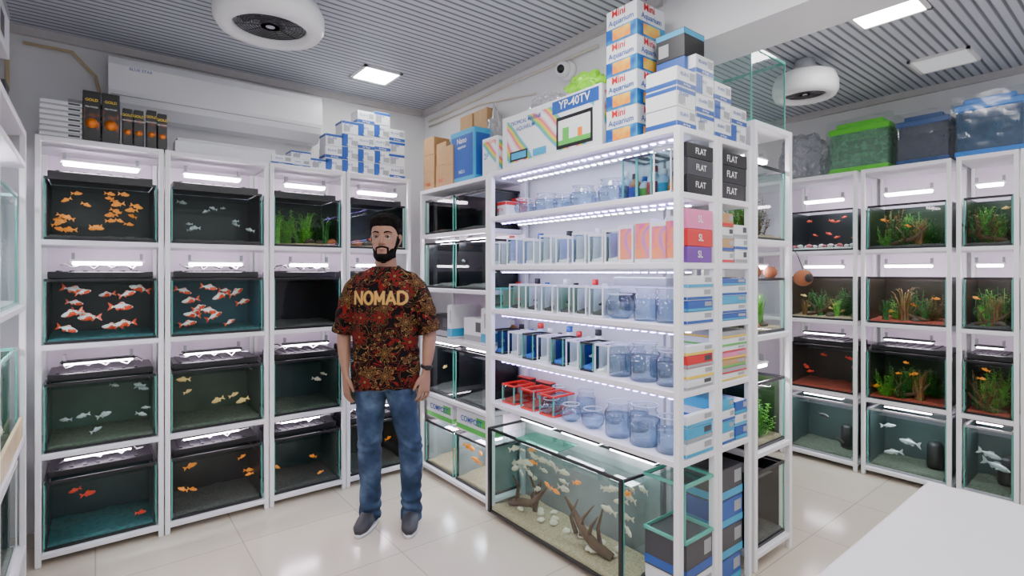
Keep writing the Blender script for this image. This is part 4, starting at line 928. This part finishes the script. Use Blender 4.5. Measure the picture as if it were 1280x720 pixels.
def shirt_mat():
    m,nt,out=newmat('tshirt_floral_print'); N=nt.nodes; L=nt.links
    p=N.new('ShaderNodeBsdfPrincipled'); L.new(p.outputs[0],out.inputs[0]); p.inputs['Roughness'].default_value=.85; p.inputs['Specular IOR Level'].default_value=.12
    tc=N.new('ShaderNodeTexCoord'); sp=N.new('ShaderNodeSeparateXYZ'); L.new(tc.outputs['Object'],sp.inputs[0])
    cb=N.new('ShaderNodeCombineXYZ'); L.new(sp.outputs['X'],cb.inputs[0]); L.new(sp.outputs['Z'],cb.inputs[1])
    def math_(op,a,b=None):
        n=N.new('ShaderNodeMath'); n.operation=op
        for i,x in enumerate((a,b)):
            if x is None: continue
            if isinstance(x,(int,float)): n.inputs[i].default_value=x
            else: L.new(x,n.inputs[i])
        return n.outputs[0]
    K=(.004,.003,.003); G=(.20,.11,.035); B_=(.075,.034,.012); RD=(.13,.008,.007)
    def layer(scale,shift,pet0,amp,n,c1,c2,thr):
        mpn=N.new('ShaderNodeMapping'); mpn.inputs['Location'].default_value=(shift,shift*.7,0); L.new(cb.outputs[0],mpn.inputs[0])
        vo=N.new('ShaderNodeTexVoronoi'); vo.voronoi_dimensions='2D'; vo.inputs['Scale'].default_value=scale; vo.inputs['Randomness'].default_value=.8; L.new(mpn.outputs[0],vo.inputs['Vector'])
        sb=N.new('ShaderNodeVectorMath'); sb.operation='SUBTRACT'; L.new(mpn.outputs[0],sb.inputs[0]); L.new(vo.outputs['Position'],sb.inputs[1])
        s2=N.new('ShaderNodeSeparateXYZ'); L.new(sb.outputs[0],s2.inputs[0])
        th=math_('ARCTAN2',s2.outputs['Y'],s2.outputs['X'])
        sc=N.new('ShaderNodeSeparateColor'); L.new(vo.outputs['Color'],sc.inputs[0])
        pet=math_('ADD',math_('MULTIPLY',math_('COSINE',math_('ADD',math_('MULTIPLY',th,n),math_('MULTIPLY',sc.outputs[0],6.28))),amp),pet0)
        k=math_('DIVIDE',vo.outputs['Distance'],pet)
        a=ramp(nt,k,c1,'CONSTANT'); b=ramp(nt,k,c2,'CONSTANT')
        mx=N.new('ShaderNodeMix'); mx.data_type='RGBA'; L.new(math_('GREATER_THAN',sc.outputs[1],thr),mx.inputs[0]); L.new(a,mx.inputs[6]); L.new(b,mx.inputs[7])
        return k,mx.outputs[2]
    k,col=layer(8.2,.37,.30,.13,7,[(0,G),(.16,K),(.24,G),(.34,K),(.46,B_),(.80,K),(.88,G),(1,K)],[(0,G),(.18,K),(.28,RD),(.76,K),(.86,B_),(1,K)],.5)
    k2,col2=layer(15,.11,.20,.16,3,[(0,B_),(.5,K),(.7,G),(1,K)],[(0,RD),(.7,K),(.85,RD),(1,K)],.45)
    nz=N.new('ShaderNodeTexNoise'); nz.inputs['Scale'].default_value=11; nz.inputs['Detail'].default_value=1; nz.inputs['Distortion'].default_value=1.6; L.new(cb.outputs[0],nz.inputs['Vector'])
    bgc=ramp(nt,nz.outputs['Fac'],[(0,RD),(.31,K),(.44,RD),(.462,K),(.520,G),(.537,K),(.62,B_),(.64,K),(.72,RD)],'CONSTANT')
    def mixg(kk,bgx,fg):
        m2=N.new('ShaderNodeMix'); m2.data_type='RGBA'; L.new(math_('GREATER_THAN',kk,1.0),m2.inputs[0]); L.new(fg,m2.inputs[6]); L.new(bgx,m2.inputs[7]); return m2.outputs[2]
    L.new(mixg(k,mixg(k2,bgc,col2),col),p.inputs['Base Color']); return m
SHM=shirt_mat()
ts=MB()
ts.stack([(0,0,.765,.186,.126),(0,0,.80,.187,.127),(0,0,.92,.182,.126),(0,0,1.05,.178,.124),(0,0,1.18,.180,.128),(0,0,1.28,.184,.128),(0,.002,1.335,.176,.116),(0,.005,1.375,.150,.100),(0,.010,1.408,.110,.084),(0,.013,1.430,.078,.071)],32,p=2.3)
for s,xs in ((-1,(.07,.130,.170,.196,.218,.236)),(1,(.07,.132,.172,.199,.223,.243))):
    ts.tube([(s*xs[0],.004,1.362),(s*xs[1],.003,1.346),(s*xs[2],.002,1.305),(s*xs[3],.003,1.24),(s*xs[4],.005,1.16),(s*xs[5],.006,1.062)],[.056,(.060,.072),(.062,.076),(.060,.078),(.056,.080),(.058,.082)],20,A=(0,0,1))
mt=bake(ts,'t_shirt',SHM,.006,5)
def shfold(c):
    f=min(1,max(0,(1.33-c.z)/.15))
    fold=math.sin(c.z*38+abs(c.x)*40+3*noise.noise(c*6)) if abs(c.x)<.175 else math.sin(c.z*70+c.x*20)
    return .010*f*noise.noise(Vector((c.x*8,c.y*8,c.z*5)))+.0045*f*fold
displace(mt,shfold)
part('t_shirt',mt,man,label='loose black t-shirt with gold and red floral print')
mb=MB(); mb.tube([(.076*math.cos(2*PI*i/28),.010+.069*math.sin(2*PI*i/28),1.430-.012*(1-math.sin(2*PI*i/28))/2) for i in range(29)],[(.0045,.009)]*29,8,0,False,A=(1,0,0)); part('collar',mb.mesh('collar',M('collar_black',(.006,.005,.005),.8)),man)
bv=BVHTree.FromPolygons([v.co[:] for v in mt.vertices],[p.vertices[:] for p in mt.polygons])
GLY={'N':[[(0,0),(0,1)],[(0,1),(1,0)],[(1,0),(1,1)]],
     'O':[[(.5+.5*math.cos(a*PI/8),.5+.5*math.sin(a*PI/8)) for a in range(17)]],
     'M':[[(0,0),(0,1)],[(0,1),(.5,.25)],[(.5,.25),(1,1)],[(1,1),(1,0)]],
     'A':[[(0,0),(.5,1)],[(.5,1),(1,0)],[(.2,.3),(.8,.3)]],
     'D':[[(0,0),(0,1)],[(0,1),(.5,1),(.9,.8),(1,.5),(.9,.2),(.5,0),(0,0)]]}
def chest(word,hw,z0,H,W_,gap,mat,lift,nm):
    mb=MB(); tot=len(word)*W_+(len(word)-1)*gap; x0=-tot/2
    for li,ch in enumerate(word):
        bxx=x0+li*(W_+gap)
        for si,st in enumerate(GLY[ch]):
            P=[Vector((bxx+p[0]*W_,z0+(p[1]-.5)*H)) for p in st]; dense=[]
            for a_,b_ in zip(P,P[1:]):
                n_=max(1,int((b_-a_).length/.008)); dense+=[a_.lerp(b_,i/n_) for i in range(n_)]
            dense.append(P[-1])
            t0=(dense[1]-dense[0]).normalized()*hw*.6; t1=(dense[-1]-dense[-2]).normalized()*hw*.6
            if len(st)==2: dense[0]=dense[0]-t0; dense[-1]=dense[-1]+t1
            vs=[]
            for i,p in enumerate(dense):
                t=(dense[min(i+1,len(dense)-1)]-dense[max(0,i-1)]).normalized(); q=Vector((-t.y,t.x))*hw
                if ch=='O' and i in (0,len(dense)-1): q=Vector((-1,0))*hw
                for sg in (-1,1):
                    w_=p+q*sg; h=bv.ray_cast(Vector((w_.x,-.5,w_.y)),Vector((0,1,0))); yy=h[0].y if h[0] else -.13
                    vs.append((w_.x,yy-lift-si*.0003,w_.y))
            mb.add(vs,[(2*i,2*i+1,2*i+3,2*i+2) for i in range(len(dense)-1)])
    part(nm,mb.mesh(nm,mat),man)
chest('NOMAD',.0125,1.262,.064,.043,.016,M('nomad_black',(.004,.003,.003),.8),.003,'lettering_outline')
chest('NOMAD',.0070,1.262,.064,.043,.016,M('nomad_gold',(.50,.26,.045),.7),.0055,'lettering')
def denim():
    m,nt,out=newmat('denim_blue'); N=nt.nodes; L=nt.links
    p=N.new('ShaderNodeBsdfPrincipled'); L.new(p.outputs[0],out.inputs[0]); p.inputs['Roughness'].default_value=.85; p.inputs['Specular IOR Level'].default_value=.2
    tc=N.new('ShaderNodeTexCoord'); nz=N.new('ShaderNodeTexNoise'); nz.inputs['Scale'].default_value=7; nz.inputs['Detail'].default_value=6; L.new(tc.outputs['Object'],nz.inputs['Vector'])
    c=ramp(nt,nz.outputs['Fac'],[(.32,(.012,.022,.045)),(.52,(.030,.055,.105)),(.76,(.12,.18,.27))]); L.new(c,p.inputs['Base Color'])
    n2=N.new('ShaderNodeTexNoise'); n2.inputs['Scale'].default_value=200; b=N.new('ShaderNodeBump'); b.inputs['Strength'].default_value=.3; b.inputs['Distance'].default_value=.003
    L.new(tc.outputs['Object'],n2.inputs['Vector']); L.new(n2.outputs['Fac'],b.inputs['Height']); L.new(b.outputs[0],p.inputs['Normal']); return m
jn=MB()
jn.stack([(0,0,.755,.142,.10),(0,0,.80,.168,.116),(0,0,.88,.166,.114),(0,0,.96,.155,.110)],28,p=2.2)
for s,xh,xa in LEGS:
    jn.stack([(xh,0,.82,.086,.108),(xh,0,.74,.084,.100),(xh+(xa-xh)*.5,-.004,.58,.073,.084),(xa,-.01,.45,.064,.072),(xa,.002,.33,.062,.069),(xa,.01,.2,.056,.064),(xa,.01,.10,.055,.066),(xa,.008,.05,.058,.072),(xa,.005,.03,.057,.071)],22)
mj=bake(jn,'jeans',SK,.006,4); mj.materials.clear(); mj.materials.append(denim())
def jfold(c):
    f=.25+.5*math.exp(-((c.z-.44)/.06)**2)+1.0*math.exp(-((c.z-.12)/.08)**2)
    return .0045*f*math.sin(c.z*85+c.x*45+7*noise.noise(c*8))+.004*noise.noise(Vector((c.x*12,c.y*12,c.z*7)))
displace(mj,jfold)
part('jeans',mj,man,label='faded blue denim jeans')
SHOE=M('shoe_dark',(.03,.03,.035),.5); SOLE=M('shoe_sole',(.6,.6,.6),.6)
for s,xh,xa in LEGS:
    mb=MB(); mb.tube([(0,.075,.045),(0,.05,.055),(0,0,.058),(0,-.07,.045),(0,-.13,.035),(0,-.165,.028)],[(.028,.035),(.038,.045),(.042,.048),(.046,.038),(.042,.028),(.02,.014)],16,0,True,A=(1,0,0))
    mb.stack([(0,-.045,0,.046,.125),(0,-.045,.018,.048,.128)],24,1); part('shoe',mb.mesh('shoe',[SHOE,SOLE]),man,(xa,.0,.001),(0,0,s*.12),'dark sneaker')
mb=MB(); mb.tube([(.030*math.cos(2*PI*i/20),.028*math.sin(2*PI*i/20),0) for i in range(21)],[(.009,.003)]*21,8,0,False,A=(0,0,1)); mb.box(-.014,.014,-.036,-.028,-.014,.014,0,.003); part('wrist_watch',mb.mesh('wrist_watch',BLACK),man,(.2335,-.030,.882),(.12,.1,.4),'black wrist watch')
# ------------------------------------------------------------------ camera / world
cam=bpy.data.cameras.new('camera'); co=bpy.data.objects.new('camera',cam); COL.objects.link(co); co.location=(0,0,CH); co.rotation_euler=(PI/2,0,-TH)
cam.sensor_width=36; cam.lens=FP/1280*36; cam.shift_y=-20/1280; cam.clip_start=.02
bpy.context.scene.camera=co
wd=bpy.data.worlds.new('world'); bpy.context.scene.world=wd; wd.use_nodes=True
bg=wd.node_tree.nodes['Background']; bg.inputs[0].default_value=(.97,.97,1,1); bg.inputs[1].default_value=.85
